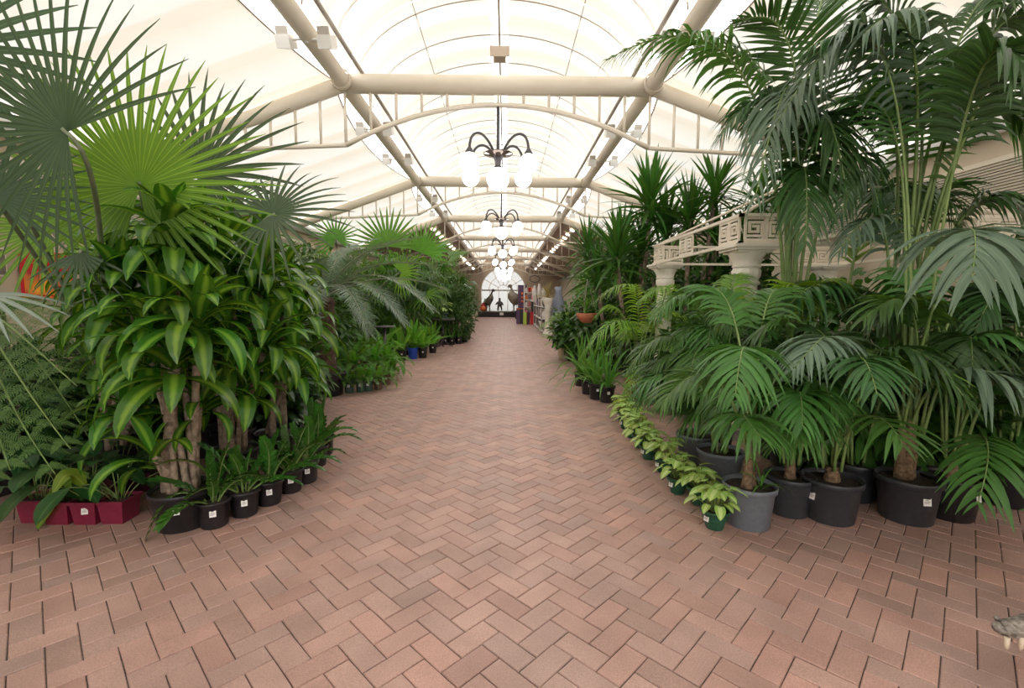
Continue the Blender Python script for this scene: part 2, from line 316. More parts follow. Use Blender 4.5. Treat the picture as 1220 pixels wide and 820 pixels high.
def pot(t, r, h, mat, square=False, label_az=None, taper=.8, lz=.62, ls=1.0):
    key = (round(r, 3), round(h, 3), mat.name, square)
    if key not in PM:
        so = MB(); kk = 4 if square else 20; f = 1.3 if square else 1
        so.lathe([(.001, 0), (r * .5 * f, .008), (r * .93 * f, 0)], kk)
        if square:
            c = math.cos(PI / 4); v = so.v[0]; so.v[0] = np.stack([(v[:, 0] - v[:, 1]) * c, (v[:, 0] + v[:, 1]) * c, v[:, 2]], -1)
        PM[key] = (potmesh(r, h, square=square, taper=taper).mesh('pot', mat, not square), so.mesh('soil', M['soil']))
    po = put('pot', PM[key][0], t); put('soil', PM[key][1], po, (0, 0, h * .9))
    if label_az is not None:
        a = R_(label_az); rr = r * (taper + (.94 - taper) * lz / .86) * (1.0 if not square else .98) + .002; s = .02 * ls
        b = MB(); b.box((-s, -.0015, -s * 1.05), (s, .0015, s * 1.05))
        for i, (x0, x1) in enumerate(((-.55, .3), (-.7, .7), (-.7, .5))): b.box((x0 * s, -.0025, (.45 - i * .42) * s), (x1 * s, -.0014, (.62 - i * .42) * s), 1)
        put('price_label', b.mesh('price_label', [M['label'], M['ink']], False), po, (math.cos(a) * rr, math.sin(a) * rr, h * lz), (R_(-8), 0, a + PI / 2))
def rel(t, p): return V3(p) - V3(t.location)
def frond_obj(t, C, mat, name='frond', loc=None, **kw):
    rm = kw.pop('rmat', M['stem']); return pinnate(rel(t, C) if loc is None else C, **kw).build(name, [mat, rm], t)
def arch(base, A, T, lift=.25, n=26):
    base, A, T = V3(base), V3(A), V3(T); d = np.linalg.norm(T - A)
    p1 = base + (A - base) * np.array([.30, .30, .80]); p2 = A + np.array([0, 0, 1.]) * d * lift + (A - base) * .1
    return bez([base, p1, p2, T], n)
# ================================================================== SETTING
CX, HW, ZB = -.134, 2.53, 5.12; XL, XR = CX - HW, CX + HW
XWL, XWR, ZE = -6.43, 6.15, 3.76; Y1, BAY = 8.14, 6.40; YEND = Y1 + 7 * BAY; YB = Y1 - 3 * BAY
def struct(o, kind='structure'): o['kind'] = kind; return o
# ---- floor: herringbone bricks laid at 45 degrees on a sand bed
b = MB(); b.box((XWL, YB, -.12), (XWR, YEND + 1, -.007)); floor = struct(b.build('floor', M['mortar'], None, False))
U = .1172; c45 = math.sqrt(.5)
off = np.array([.02, 2.158]) - U * np.array([(.5 - 2) * c45, (.5 + 2) * c45])
near, far = [], []
for gx in range(-420, 420):
    for gy in range(-420, 420):
        k = (gx - gy) % 4
        if k == 0: cx, cy, hz = gx + 1, gy + .5, 1
        elif k == 3: cx, cy, hz = gx + .5, gy + 1, 0
        else: continue
        X = U * (cx - cy) * c45 + off[0]; Y = U * (cx + cy) * c45 + off[1]
        if Y < 1.2 or Y > 44.6 or abs(X) > min(4.7, 1.12 * Y + .9) or (Y > 20 and abs(X) > 3.6): continue
        vis = abs(X) < 1.07 * Y + .15 and Y > 1.75
        (near if vis and Y < 6 else far).append((Y + .15 * abs(X), X, Y, hz))
near.sort(); far += near[300:]; near = near[:300]
def brickverts():
    l, w, g = U - .0022, U / 2 - .0022, .0035
    v = [(-l, -w, -.02), (l, -w, -.02), (l, w, -.02), (-l, w, -.02), (-l, -w, -g), (l, -w, -g), (l, w, -g), (-l, w, -g), (-l + g, -w + g, 0), (l - g, -w + g, 0), (l - g, w - g, 0), (-l + g, w - g, 0)]
    f = [[0, 1, 5, 4], [1, 2, 6, 5], [2, 3, 7, 6], [3, 0, 4, 7], [4, 5, 9, 8], [5, 6, 10, 9], [6, 7, 11, 10], [7, 4, 8, 11], [8, 9, 10, 11]]
    return V3(v), f
bv, bf = brickverts(); b = MB(); b.add(bv, bf); brick_me = b.mesh('brick', M['brick'], False)
for _, X, Y, hz in near:
    put('brick', brick_me, floor, (X, Y, random.gauss(0, .0009)), (random.gauss(0, .004), random.gauss(0, .004), R_(45 if hz else 135) + random.gauss(0, .006)))
b = MB(); q = np.array([[c45, -c45], [c45, c45]])
for _, X, Y, hz in far:
    a = R_(45 if hz else 135) + random.gauss(0, .005); ca, sa = math.cos(a), math.sin(a)
    v = bv.copy(); v[:, 0] = bv[:, 0] * ca - bv[:, 1] * sa + X; v[:, 1] = bv[:, 0] * sa + bv[:, 1] * ca + Y; v[:, 2] += random.gauss(0, .0009)
    b.add(v, bf)
struct(b.build('brick_paving', M['brick'], floor, False), 'stuff')
# ---- ceiling: fabric vault and side sails
ceiling = bpy.data.objects.new('ceiling', None); COL.objects.link(ceiling); struct(ceiling); ceiling.location = (CX, Y1, ZB)
CL = V3(ceiling.location); RIBS = BAY / 6
def vault(th, y, sag=0):
    r = 1 - sag; return np.stack([CX + HW * .965 * np.cos(th) * r, y, ZB + .12 + 1.42 * np.sin(th) * r], -1)
def gridmesh(P, uvv):
    ny, nt, _ = P.shape; i = np.arange(ny - 1)[:, None] * nt + np.arange(nt - 1)[None]
    f = np.stack([i, i + 1, i + nt + 1, i + nt], -1).reshape(-1, 4); b = MB(); b.add(P, f, uvv); return b
for bay in range(-3, 7):
    y0 = Y1 + bay * BAY; ny = 73
    for sg in (-1, 1):
        ys = np.linspace(y0 + .02, y0 + BAY - .02, ny); fr = (ys - y0) / RIBS; nt = 15
        t0 = .03 + .055 * np.abs(np.sin(PI * fr)) ** .7; t1 = PI / 2 - .045 - .03 * np.abs(np.sin(PI * fr * 2))
        th = t0[:, None] + (t1 - t0)[:, None] * np.linspace(0, 1, nt)
        sag = (.018 * np.sin(PI * fr) ** 2)[:, None] * np.ones(nt)
        P = vault(th if sg > 0 else PI - th, np.repeat(ys[:, None], nt, 1), sag)
        uv = np.stack([np.repeat(np.linspace(0, 1, nt)[None], ny, 0), np.repeat((fr + .02)[:, None], nt, 1)], -1)
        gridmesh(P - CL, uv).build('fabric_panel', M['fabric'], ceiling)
        # side slope
        xi, xo = (XL, XWL) if sg < 0 else (XR, XWR)
        if bay < 2:
            gap = .16 + .34 * np.sin(PI * (ys - y0) / BAY) ** .8
            u = np.linspace(0, 1, nt)
            x = xi + sg * gap[:, None] + (xo - xi - sg * gap[:, None]) * u
            z = ZB + .10 + (ZE + .10 - ZB) * (x - xi) / (xo - xi) - (.05 * np.sin(PI * fr) ** 2)[:, None] * np.sin(PI * u)
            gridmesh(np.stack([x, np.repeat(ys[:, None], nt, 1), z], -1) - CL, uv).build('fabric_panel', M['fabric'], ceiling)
            e = np.stack([x[:, 0], ys, z[:, 0]], -1) - CL; bb = MB(); bb.tube(e, .014, 4); bb.build('edge_cord', M['rib'], ceiling)
        else:
            bb = MB(); s = (ZE - ZB) / abs(xo - xi); xa = xi + sg * .12
            v = [(xa, y0, ZB + .12), (xo, y0, ZE + .1), (xo, y0 + BAY, ZE + .1), (xa, y0 + BAY, ZB + .12)]
            v = [V3(p) - CL for p in v] + [V3(p) - CL + V3((0, 0, .06)) for p in v]
            bb.add(v, [[0, 1, 2, 3], [7, 6, 5, 4], [0, 4, 5, 1], [1, 5, 6, 2], [2, 6, 7, 3], [3, 7, 4, 0]]); bb.build('soffit_panel', M['soffit'], ceiling, False)
bb = MB(); thv = np.linspace(.03, PI - .03, 33); bb.tube(vault(thv, np.zeros(33)) - V3((CX, 0, ZB)), .014, 4); rib_me = bb.mesh('rib', M['rib'])
k = 0
while YB + 6.7 + k * RIBS < YEND - .2:
    put('rib', rib_me, ceiling, (0, YB + 6.7 + k * RIBS - Y1, -.012)); k += 1
ridge_z = ZB + .12 + 1.42
for x, z, r, nme in ((CX, ridge_z - .07, .022, 'ridge_pole'), (CX - 1.4, ridge_z - .28, .007, 'cable'), (CX + 1.4, ridge_z - .28, .007, 'cable'), (XL + .3, ZB + .16, .035, 'conduit'), (XR - .3, ZB + .16, .035, 'conduit')):
    bb = MB(); bb.tube([V3((x, YB, z)) - CL, V3((x, YEND - .1, z)) - CL], r, 6); bb.build(nme, M['wire'] if nme == 'cable' else M['conduit'], ceiling)
# ---- walls
def wall(name, lo, hi, m): b = MB(); b.box(lo, hi); return struct(b.build(name, m, None, False))
wl = wall('wall_left', (XWL - .2, YB, 0), (XWL, YEND, ZE), M['wallb'])
wr = wall('wall_right', (XWR, YB, 0), (XWR + .2, YEND, ZE), M['wallc'])
for nme, x, sg in (('trim_1', XWL, 1), ('trim_2', XWR, -1)):   # white eave beams
    b = MB(); b.tube([(x + sg * .12, YB, ZE + .02), (x + sg * .12, YEND, ZE + .02)], .13, 14); struct(b.build(nme, M['eave']))
for i, (w_, x, sg) in enumerate(((wl, XWL, 1), (wr, XWR, -1))):  # louvred vents, each slat its own piece
    b = MB(); b.box((-.02, 0, -.0105), (.02, 4.6, .0105), 0, Matrix.Rotation(R_(25 * sg), 4, 'Y')); sl = b.mesh('slat', M['louver'], False)
    for bay in range(-1, 4):
        y0 = Y1 + bay * BAY - 3.2
        b = MB(); b.box((min(x, x + sg * .012), y0, 2.84), (max(x, x + sg * .012), y0 + 4.6, 3.32)); b.build('vent_shade_panel', M['dark'], w_, False)  # flat near-black panel on the wall: shade behind the slats put into its colour
        fr = MB()
        for lo, hi in (((0, -.06, 2.78), (.05, 4.66, 2.84)), ((0, -.06, 3.32), (.05, 4.66, 3.38)), ((0, -.06, 2.84), (.05, 0, 3.32)), ((0, 4.6, 2.84), (.05, 4.66, 3.32))):
            xs = sorted((x + sg * lo[0], x + sg * hi[0])); fr.box((xs[0], y0 + lo[1], lo[2]), (xs[1], y0 + hi[1], hi[2]))
        fr.build('vent_frame', M['steel'], w_, False)
        for k in range(13): put('slat', sl, w_, (x + sg * .03, y0, 2.862 + k * .0365))
# end wall with its arched window
WX, WZ, WR_ = -.25, 2.7, 2.5
b = MB(); N_ = 24; th = np.linspace(0, PI, N_ + 1); out = []
fr_, bk = YEND, YEND + .25
inner = [(WX - WR_, 0)] + [(WX - WR_ * math.cos(t), WZ + WR_ * math.sin(t)) for t in th] + [(WX + WR_, 0)]
outer = [(XWL, 0)] + [(XWL + (XWR - XWL) * i / N_, 6.9) for i in range(N_ + 1)] + [(XWR, 0)]
v = [(x, fr_, z) for x, z in inner] + [(x, fr_, z) for x, z in outer] + [(x, bk, z) for x, z in inner]; n = len(inner)
b.add(v, [[i, i + 1, n + i + 1, n + i] for i in range(n - 1)] + [[i, 2 * n + i, 2 * n + i + 1, i + 1] for i in range(n - 1)])
struct(b.build('wall_end', M['wallb'], None, False))
win = bpy.data.objects.new('window_1', None); COL.objects.link(win); win.location = (WX, YEND + .12, 0); struct(win)
b = MB(); b.add([(x - WX, .03, z) for x, z in inner], [list(range(n))]); b.build('pane', M['glass'], win, False)
b = MB(); b.tube([(x - WX, 0, z) for x, z in inner], .07, 6); b.build('window_frame', M['steel'], win)
for a in (30, 60, 90, 120, 150):
    b = MB(); b.tube([(.6 * math.cos(R_(a)), 0, WZ + .6 * math.sin(R_(a))), (WR_ * math.cos(R_(a)), 0, WZ + WR_ * math.sin(R_(a)))], .03, 5); b.build('glazing_bar', M['steel'], win)
for rr in (.6, 1.6): b = MB(); b.tube([(rr * math.cos(t), 0, WZ + rr * math.sin(t)) for t in th], .03, 5); b.build('glazing_bar', M['steel'], win)
for z in (WZ,): b = MB(); b.tube([(-WR_, 0, z), (WR_, 0, z)], .08, 6); b.build('transom', M['conduit'], win)
for x in (-1.5, -.5, .5, 1.5): b = MB(); b.tube([(x, 0, 0), (x, 0, WZ)], .035, 5); b.build('glazing_bar', M['steel'], win)
# ---- roof trusses
ORD = ['nearest', 'second', 'third', 'fourth', 'fifth', 'sixth', 'seventh', 'last']
def chordz(x):
    q = abs(x) / HW
    return ZB - .31 - .67 * q ** 2 if q <= 1 else ZB - .98 - .12 * (q - 1)
S_OUT = (XWR - XR); SLOPE = (ZB - ZE) / ((XWR - XR + XL - XWL) / 2)
for i in range(7):
    Y = Y1 + i * BAY
    t = tag(thing('roof_truss', None, None, (CX, Y, ZB)), f'cream tubular roof truss with arched lower chord, {ORD[i]} from the front' if i < 6 else 'cream tubular roof truss with arched lower chord, farthest one before the end wall', 'roof truss')
    b = MB(); b.tube([(-HW - .08, 0, 0), (HW + .08, 0, 0)], .15, 16); b.build('cross_tube', M['steel'], t)
    for sg, xo in ((-1, XWL - CX), (1, XWR - CX)):
        b = MB(); b.tube([(sg * HW, 0, 0), (xo, 0, ZE - ZB)], .125, 14); b.build('rafter', M['steel'], t)
        x1 = sg * (HW + 2.55); b = MB(); b.box((-.025, -.035, 0), (.025, .035, 1)); 
        xs = np.linspace(HW, HW + 2.6, 14); P = [(sg * x, 0, chordz(x) - ZB) for x in xs]
        b = MB(); b.tube(P, .035, 6); b.build('lower_chord', M['steel'], t)
        for k in range(1, 6):
            x = HW + k * HW / 6 * .98; zt = -(x - HW) * SLOPE
            if zt - (chordz(x) - ZB) > .12:
                b = MB(); b.tube([(sg * x, 0, zt), (sg * x, 0, chordz(x) - ZB)], .022, 6); b.build('strut', M['steel'], t)
    P = [(x, 0, chordz(x) - ZB) for x in np.linspace(-HW, HW, 25)]; b = MB(); b.tube(P, .04, 6); b.build('lower_chord', M['steel'], t)
    for k in range(13):
        x = -HW + k * HW / 6; b = MB(); b.tube([(x, 0, 0), (x, 0, chordz(x) - ZB)], .024, 6); b.build('strut', M['steel'], t)
for sg, x, nme in ((-1, XL, 'left'), (1, XR, 'right')):
    t = tag(thing('roof_purlin', None, None, (x, Y1, ZB)), f'long cream tube carrying floodlights along the {nme} edge of the vault', 'roof beam')
    b = MB(); b.tube([(0, YB - Y1, 0), (0, YEND - Y1 - .05, 0)], .125, 14); b.build('tube', M['steel'], t)
    for i in range(7): b = MB(); b.lathe([(.15, -.06), (.165, -.05), (.165, .05), (.15, .06)], 16); o = b.build('joint_collar', M['steel'], t); o.rotation_euler = (PI / 2, 0, 0); o.location = (0, i * BAY - .16, 0)
# floodlights on the purlins
for sg, x, side in ((-1, XL, 'left'), (1, XR, 'right')):
    for k, Y in enumerate((6.65, 9.95, 12.0, 16.4, 19.2)):
        t = tag(thing('floodlight', None, None, (x, Y, ZB)), f'white twin floodlight clamped to the {side} roof beam, {ORD[k]} of five from the front', 'floodlight', 'floodlights on the roof beams')
        for s2 in (-1, 1):
            b = MB(); b.box((-.09, -.13, -.1), (.09, .13, .06), 0, Matrix.Translation((s2 * .27, 0, -.1)) @ Matrix.Rotation(R_(25), 4, 'X')); b.build('lamp_housing', M['white'], t, False)
            b = MB(); b.box((-.075, -.02, -.085), (.075, .012, .045), 0, Matrix.Translation((s2 * .27, -.13, -.04)) @ Matrix.Rotation(R_(25), 4, 'X')); b.build('lens', M['conduit'], t, False)
        b = MB(); b.tube([(-.27, 0, -.09), (.27, 0, -.09)], .018, 6); b.tube([(0, .0, -.135), (0, 0, -.09)], .03, 6); b.build('bracket', M['white'], t)
# ridge lamp box
t = tag(thing('ridge_lamp', 'small brown box lamp under the ridge beyond the nearest truss', 'lamp', (CX, 9.85, ridge_z - .10)), None, None)
b = MB(); b.box((-.19, -.12, -.2), (.19, .12, 0)); b.build('lamp_box', M['rib'], t, False)
b = MB(); b.box((-.22, -.1, -.21), (-.13, .1, -.19)); b.box((.13, -.1, -.21), (.22, .1, -.19)); b.build('lens', M['lampglow'], t, False)
# downlights in the brown soffits
dl = MB(); dl.lathe([(.001, 0), (.10, 0), (.12, .012), (.12, .05)], 14); dlm = dl.mesh('downlight', M['lampglow'])
for sg, side in ((-1, 'left'), (1, 'right')):
    for k in range(22):
        Y = 21.4 + k * 1.42; x = (XL if sg < 0 else XR) + sg * .75; z = ZB + .10 - .75 * SLOPE
        oi = ['nearest', 'second', 'third', 'fourth', 'fifth', 'sixth', 'seventh', 'eighth', 'ninth', 'tenth', 'eleventh', 'twelfth', 'thirteenth', 'fourteenth', 'fifteenth', 'sixteenth', 'seventeenth', 'eighteenth', 'nineteenth', 'twentieth', 'twenty-first', 'farthest'][k]
        o = put('downlight', dlm, None, (x, Y, z - .06)); o.rotation_euler = (0, sg * math.atan(SLOPE), 0)
        tag(o, f'small round downlight in the {side} brown soffit, {oi} of its row', 'downlight', f'downlights in the {side} soffit')
# ---- globe chandeliers
def chandelier(i):
    Y = Y1 + i * BAY
    t = tag(thing('chandelier', None, None, (CX, Y, 3.99)), f'black five-globe chandelier hanging from the {ORD[i]} roof truss' if i < 6 else 'black five-globe chandelier farthest away, in front of the arched window', 'chandelier', 'globe chandeliers along the aisle')
    b = MB(); b.tube([(0, 0, -.18), (0, 0, .82)], .026, 8); b.build('rod', M['iron'], t)
    b = MB(); b.lathe([(.03, -.02), (.24, .025), (.25, .035), (.03, .05)], 28); b.build('disc', M['disc'], t)
    b = MB(); b.lathe([(.001, -.19), (.05, -.185), (.05, -.14), (.055, -.1), (.05, .05), (.03, .1)], 14); b.build('hub', M['iron'], t)
    for a in (45, 135, 225, 315):
        ca, sa = math.cos(R_(a + 3)), math.sin(R_(a + 3)); rr = .66
        P = bez([(.03 * ca, .03 * sa, -.12), (.20 * ca, .20 * sa, .36), (rr * ca, rr * sa, .38), (rr * ca, rr * sa, -.05)], 16)
        b = MB(); b.tube(P, .021, 8); b.lathe([(.024, .12), (.06, .06), (.075, .03), (.075, .02)], 14, (rr * ca, rr * sa, -.13)); am = b.build('arm', M['iron'], t)
        b = MB(); b.sphere((rr * ca, rr * sa, -.245), .152, 24); b.build('globe', M['globe'], am)
    b = MB(); b.lathe([(.05, -.16), (.085, -.2), (.085, -.21)], 14); b.build('globe_cap', M['iron'], t)
    b = MB(); b.sphere((0, 0, -.375), .188, 28); b.build('centre_globe', M['globe'], t)
for i in range(7): chandelier(i)
# ================================================================== GAZEBO
GX0, GX1, GY0, GY1 = 2.60, 5.75, 5.25, 8.33
t = thing('gazebo', 'cream gazebo frame on fluted columns with Greek key frieze and hip rods, among the palms', 'gazebo', (GX0, GY0, 0))
def L3(x, y, z): return (x - GX0, y - GY0, z)
for x, y in ((GX0, GY0), (GX0, GY1), (GX1, GY0), (GX1, GY1)):
    dx = .16 if x == GX0 else -.16; dy = .16 if y == GY0 else -.16; c = L3(x + dx, y + dy, 0)
    b = MB(); b.lathe([(.135, .28), (.142, .6), (.135, 1.4), (.125, 1.78)], 48, c, .07, 16); sh = b.build('column_shaft', M['stone'], t)
    b = MB(); b.box((c[0] - .21, c[1] - .21, 0), (c[0] + .21, c[1] + .21, .12)); b.lathe([(.2, .12), (.2, .18), (.16, .22), (.17, .25), (.14, .29)], 28, c); b.build('column_base', M['stone'], t, False)
    b = MB(); b.lathe([(.125, 1.76), (.15, 1.775), (.15, 1.80), (.128, 1.82), (.13, 1.83), (.155, 1.87), (.16, 1.93), (.135, 1.965)], 48, c, .10, 9); b.lathe([(.14, 1.96), (.155, 1.975), (.15, 1.99), (.145, 2.0), (.165, 2.06), (.20, 2.115), (.20, 2.13)], 48, c, .04, 18); b.build('capital', M['stone'], t)
    b = MB()
    for h, z0, z1 in ((.19, 2.125, 2.15), (.225, 2.15, 2.18), (.25, 2.18, 2.215)): b.box((c[0] - h, c[1] - h, z0), (c[0] + h, c[1] + h, z1))
    b.build('abacus', M['stone'], t, False)
ZT, ZL = 2.53, 2.23
for a, c in (((GX0, GY0), (GX1, GY0)), ((GX0, GY1), (GX1, GY1)), ((GX0, GY0), (GX0, GY1)), ((GX1, GY0), (GX1, GY1))):
    for z, nme in ((ZT, 'top_rail'), (ZL, 'lower_rail')):
        b = MB(); x0, x1 = sorted((a[0], c[0])); y0, y1 = sorted((a[1], c[1])); e = .022
        b.box(L3(x0 - e, y0 - e, z - .018), L3(x1 + e, y1 + e, z + .018)); b.build(nme, M['steel'], t, False)
def greek(mirror=1, n=2, s=.236):
    b = MB(); w = .013; d = .012
    def bar(x0, z0, x1, z1): b.box((min(x0, x1) - w, -d, min(z0, z1) - w), (max(x0, x1) + w, d, max(z0, z1) + w))
    for k in range(n):
        m = mirror * (1 if k % 2 == 0 else -1); c = k * s + s / 2; f = lambda x: c + m * x
        h = s / 2 - .006
        for p, q in (((-h, -.118), (-h, .118)), ((-h, .118), (h, .118)), ((h, .118), (h, -.118)), ((h, -.118), (-h, -.118)),
                     ((-h, -.075), (.075, -.075)), ((.075, -.075), (.075, .072)), ((.075, .072), (-.065, .072)), ((-.065, .072), (-.065, -.03)), ((-.065, -.03), (.03, -.03)), ((.03, -.03), (.03, .03)), ((.03, .03), (-.02, .03))):
            bar(f(p[0]), p[1], f(q[0]), q[1])
    return b
g2 = greek(1, 2).mesh('key_panel', M['steel'], False)
zc = (ZT + ZL) / 2
for x in (GX0 + .04, GX0 + 1.35, GX1 - .52):
    for y in (GY0, GY1): put('key_panel', g2, t, L3(x, y, zc))
for y in (GY0 + .04, GY0 + 1.35, GY1 - .52):
    for x in (GX0, GX1): put('key_panel', g2, t, L3(x, y, zc), (0, 0, PI / 2))
ap = ((GX0 + GX1) / 2, (GY0 + GY1) / 2, 3.32)
for x in (GX0, GX1):
    for y in (GY0, GY1): b = MB(); b.tube([L3(x, y, ZT), L3(*ap)], .02, 6); b.build('roof_rod', M['steel'], t)
b = MB(); b.sphere(L3(*ap), .05, 10); b.build('finial', M['steel'], t)
# ================================================================== WALL PIECES
t = thing('wall_hanging', 'red and orange abstract wall hanging on the tan wall behind the fan palms', 'picture', (XWL + .02, 6.35, 1.6))
b = MB(); b.box((0, 0, 0), (.03, .72, .62)); b.build('backing', M['red'], t, False)
m = pm('hanging_print', (.42, .008, .03), (.85, .33, .02), 4.2, .7, detail=2); n_ = m.node_tree
b = MB(); b.box((.03, .02, .02), (.034, .70, .34)); b.build('orange_pattern', m, t, False)
b = MB(); b.box((.0, -.01, -.02), (.036, .73, 0)); b.box((0, .72, -.02), (.036, .745, .62)); b.build('trim', M['orange'], t, False)
t = thing('picture', 'dark grey framed picture left of the red wall hanging', 'picture', (XWL + .02, 5.75, 1.85))
b = MB(); b.box((0, 0, 0), (.03, .42, .36)); b.build('frame', M['wood'], t, False); b = MB(); b.box((.03, .02, .02), (.034, .40, .34)); b.build('print', pm('grey_print', (.09, .075, .06), (.2, .16, .13), 9, .7), t, False)
for y, cc, lb in ((8.05, M['orange'], 'small orange picture card on the cream wall behind the palms'), (7.72, M['wood'], 'small pale picture card beside the orange one on the cream wall')):
    t = thing('picture_card', lb, 'picture', (XWR - .02, y, 1.45)); b = MB(); b.box((-.01, 0, 0), (0, .2, .26)); b.build('card', M['label'], t, False)
    b = MB(); b.box((-.014, .025, .03), (-.01, .175, .23)); b.build('print', cc, t, False)
# ================================================================== FAR END
t = thing('statue_plinth', 'long low black plinth at the end of the aisle under bird statues', 'plinth', (-.75, 44.3, 0))
b = MB(); b.box((-2.0, 0, .10), (2.6, 2.2, .52)); b.box((-1.95, .05, 0), (2.55, 2.1, .10)); b.build('plinth_body', M['plinth'], t, False)
b = MB(); b.box((-2.0, -.05, .46), (2.6, 2.2, .54)); b.build('plinth_top', M['bronze'], t, False)
b = MB(); b.box((.22, -.07, .18), (.58, -.05, .44)); b.build('sign', M['label'], t, False)
def skin(name, pts, edges, rad, mat, parent, sub=2):
    me = bpy.data.meshes.new(name); me.from_pydata([tuple(p) for p in pts], edges, []); o = put(name, me, parent)
    sk = o.modifiers.new('skin', 'SKIN'); sk.use_smooth_shade = True
    if not me.skin_vertices: 
        bpy.context.view_layer.objects.active = o
    for i, r in enumerate(rad): me.skin_vertices[0].data[i].radius = (r, r) if np.ndim(r) == 0 else r
    me.skin_vertices[0].data[0].use_root = True
    sb = o.modifiers.new('sub', 'SUBSURF'); sb.levels = sb.render_levels = sub
    me.materials.append(mat); return o
def bird(name, lab, x, hgt, face, mat, headmat, neckdx, body_r):
    t = thing(name, lab, 'statue', (x, 45.2, .54)); s = hgt / 2.2; f = face
    P = [(0, 0, 1.0), (f * .12, 0, 1.3), (f * .22, 0, 1.5), (f * neckdx * .7, 0, 1.72), (f * neckdx, 0, 1.95), (f * (neckdx + .08), 0, 2.06), (f * (neckdx + .28), 0, 2.02), (-f * .2, 0, .78), (-f * .42, 0, .55), (.02, .13, .68), (0, .14, .36), (.02, .14, .03), (f * .16, .14, .02), (.02, -.13, .68), (0, -.14, .36), (.02, -.14, .03), (f * .16, -.14, .02)]
    E = [(0, 1), (1, 2), (2, 3), (3, 4), (4, 5), (5, 6), (0, 7), (7, 8), (0, 9), (9, 10), (10, 11), (11, 12), (0, 13), (13, 14), (14, 15), (15, 16)]
    rd = [body_r, body_r * .86, body_r * .55, .10, .085, .13, .03, body_r * .75, .08, .13, .06, .05, .035, .13, .06, .05, .035]
    skin('bird_body', [tuple(c * s for c in p) for p in P], E, [r * s for r in rd], mat, t)
    b = MB(); b.sphere((f * (neckdx + .09) * s, 0, 2.08 * s), .165 * s, 14, (1.15, 1, .9)); b.build('bird_head', headmat, t)
bird('bird_statue', 'dark bronze bird statue with a bowed body and round dark head on the plinth', -1.55, 2.1, 1, M['bronze'], M['iron'], .30, .42)
bird('bird_statue', 'tall grey-brown bird statue with a bulky body at the plinth end', .80, 2.55, -1, M['greystatue'], M['greystatue'], .22, .60)
t = thing('statue_group', 'small dark standing statue between the two bird statues', 'statue', (-.55, 44.9, .54))
skin('figure', [(0, 0, .75), (0, 0, 1.05), (0, 0, 1.28), (.22, 0, .80), (.34, 0, .55), (-.22, 0, .80), (-.38, 0, .62), (.15, 0, .4), (.2, 0, .03), (-.15, 0, .4), (-.18, 0, .03)], [(0, 1), (1, 2), (0, 3), (3, 4), (0, 5), (5, 6), (0, 7), (7, 8), (0, 9), (9, 10)], [.2, .09, .13, .11, .06, .11, .06, .09, .05, .09, .05], M['iron'], t)
# coloured pots, display, shelves
def vase(name, lab, x, y, z, r, h, mat, group=None, shape=0):
    pr = [[(.001, 0), (r * .6, 0), (r, h * .45), (r * .85, h * .75), (r * .45, h * .9), (r * .6, h), (r * .5, h), (r * .35, h * .9)],
          [(.001, 0), (r * .7, 0), (r, h * .9), (r * 1.05, h), (r * .9, h), (r * .85, h * .7)], [(.001, 0), (r * .5, .0), (r, h * .5), (r * .8, h * .95), (.001, h)],
          [(.001, 0), (r, 0), (r, h), (r * .85, h), (r * .85, h * .8)]][shape]
    b = MB(); b.lathe(pr, 14 if shape != 3 else 4); o = b.build(name, mat, None, shape != 3, (x, y, z)); tag(o, lab, 'pot' if shape in (1, 3) else 'vase', group); return o
for x, mm, cn, h in ((.85, 'purple', 'purple', .95), (1.08, 'black', 'black', .98), (1.28, 'lime', 'lime green', .80), (1.50, 'maroon', 'maroon', .80), (1.74, 'red', 'bright red', .84)):
    o = vase('tall_planter', f'{cn} tall square planter in the row at the far right of the aisle', x, 31.0 + (.8 if x < 1.1 else 0), 0, .155, h, M[mm], 'tall coloured planters', 3); o.rotation_euler = (0, 0, PI / 4)
t = thing('display_stand', 'purple display panel with orange lanterns beside the arched window', 'display stand', (1.55, 43.6, 0))
b = MB(); b.box((-.40, 0, 0), (.40, .3, 3.0)); b.build('panel', M['purple'], t, False)
for z in (2.2, 1.85, 1.5): b = MB(); b.sphere((0, -.06, z), .12, 10); b.build('lantern', M['orange'], t)
t = thing('shelf_unit', 'tall white shelf unit with coloured pots beside the purple panel', 'shelf', (1.85, 36.5, 0))
for x in (-.40, .40):
    b = MB(); b.box((x - .04, -.2, 0), (x + .04, .2, 2.75)); b.build('post', M['white'], t, False)
for z in (.5, 1.1, 1.65, 2.2): b = MB(); b.box((-.40, -.2, z - .04), (.40, .2, z)); b.build('shelf_board', M['white'], t, False)
for z, row in ((.5, 'pink lilac orange'), (1.1, 'white pink red'), (1.65, 'orange lilac pink'), (2.2, 'white red orange')):
    for k, cn in enumerate(row.split()):
        vase('glazed_pot', f'{cn} glazed pot on the {["lowest","second","third","top"][[.5,1.1,1.65,2.2].index(z)]} board of the white shelf unit', 1.61 + k * .24, 36.4, z + .002, .105, .36, M[cn if cn != 'white' else 'white'], 'pots on the white shelf unit', k % 3)
t = thing('bowl_table', 'low black table with bowls between plinth and white shelves', 'table', (1.5, 40.5, 0)); b = MB(); b.box((-.7, -.4, .62), (.7, .4, .68)); b.build('table_top', M['plinth'], t, False)
for sx in (-.6, .6):
    for sy in (-.3, .3): b = MB(); b.box((sx - .04, sy - .04, 0), (sx + .04, sy + .04, .62)); b.build('leg', M['plinth'], t, False)
for x, cn in ((1.15, 'orange'), (1.55, 'pink'), (1.95, 'beige')): vase('bowl', f'{cn} bowl on the low black table', x, 40.4, .68, .22, .24, M[cn], 'bowls on the black table', 1)
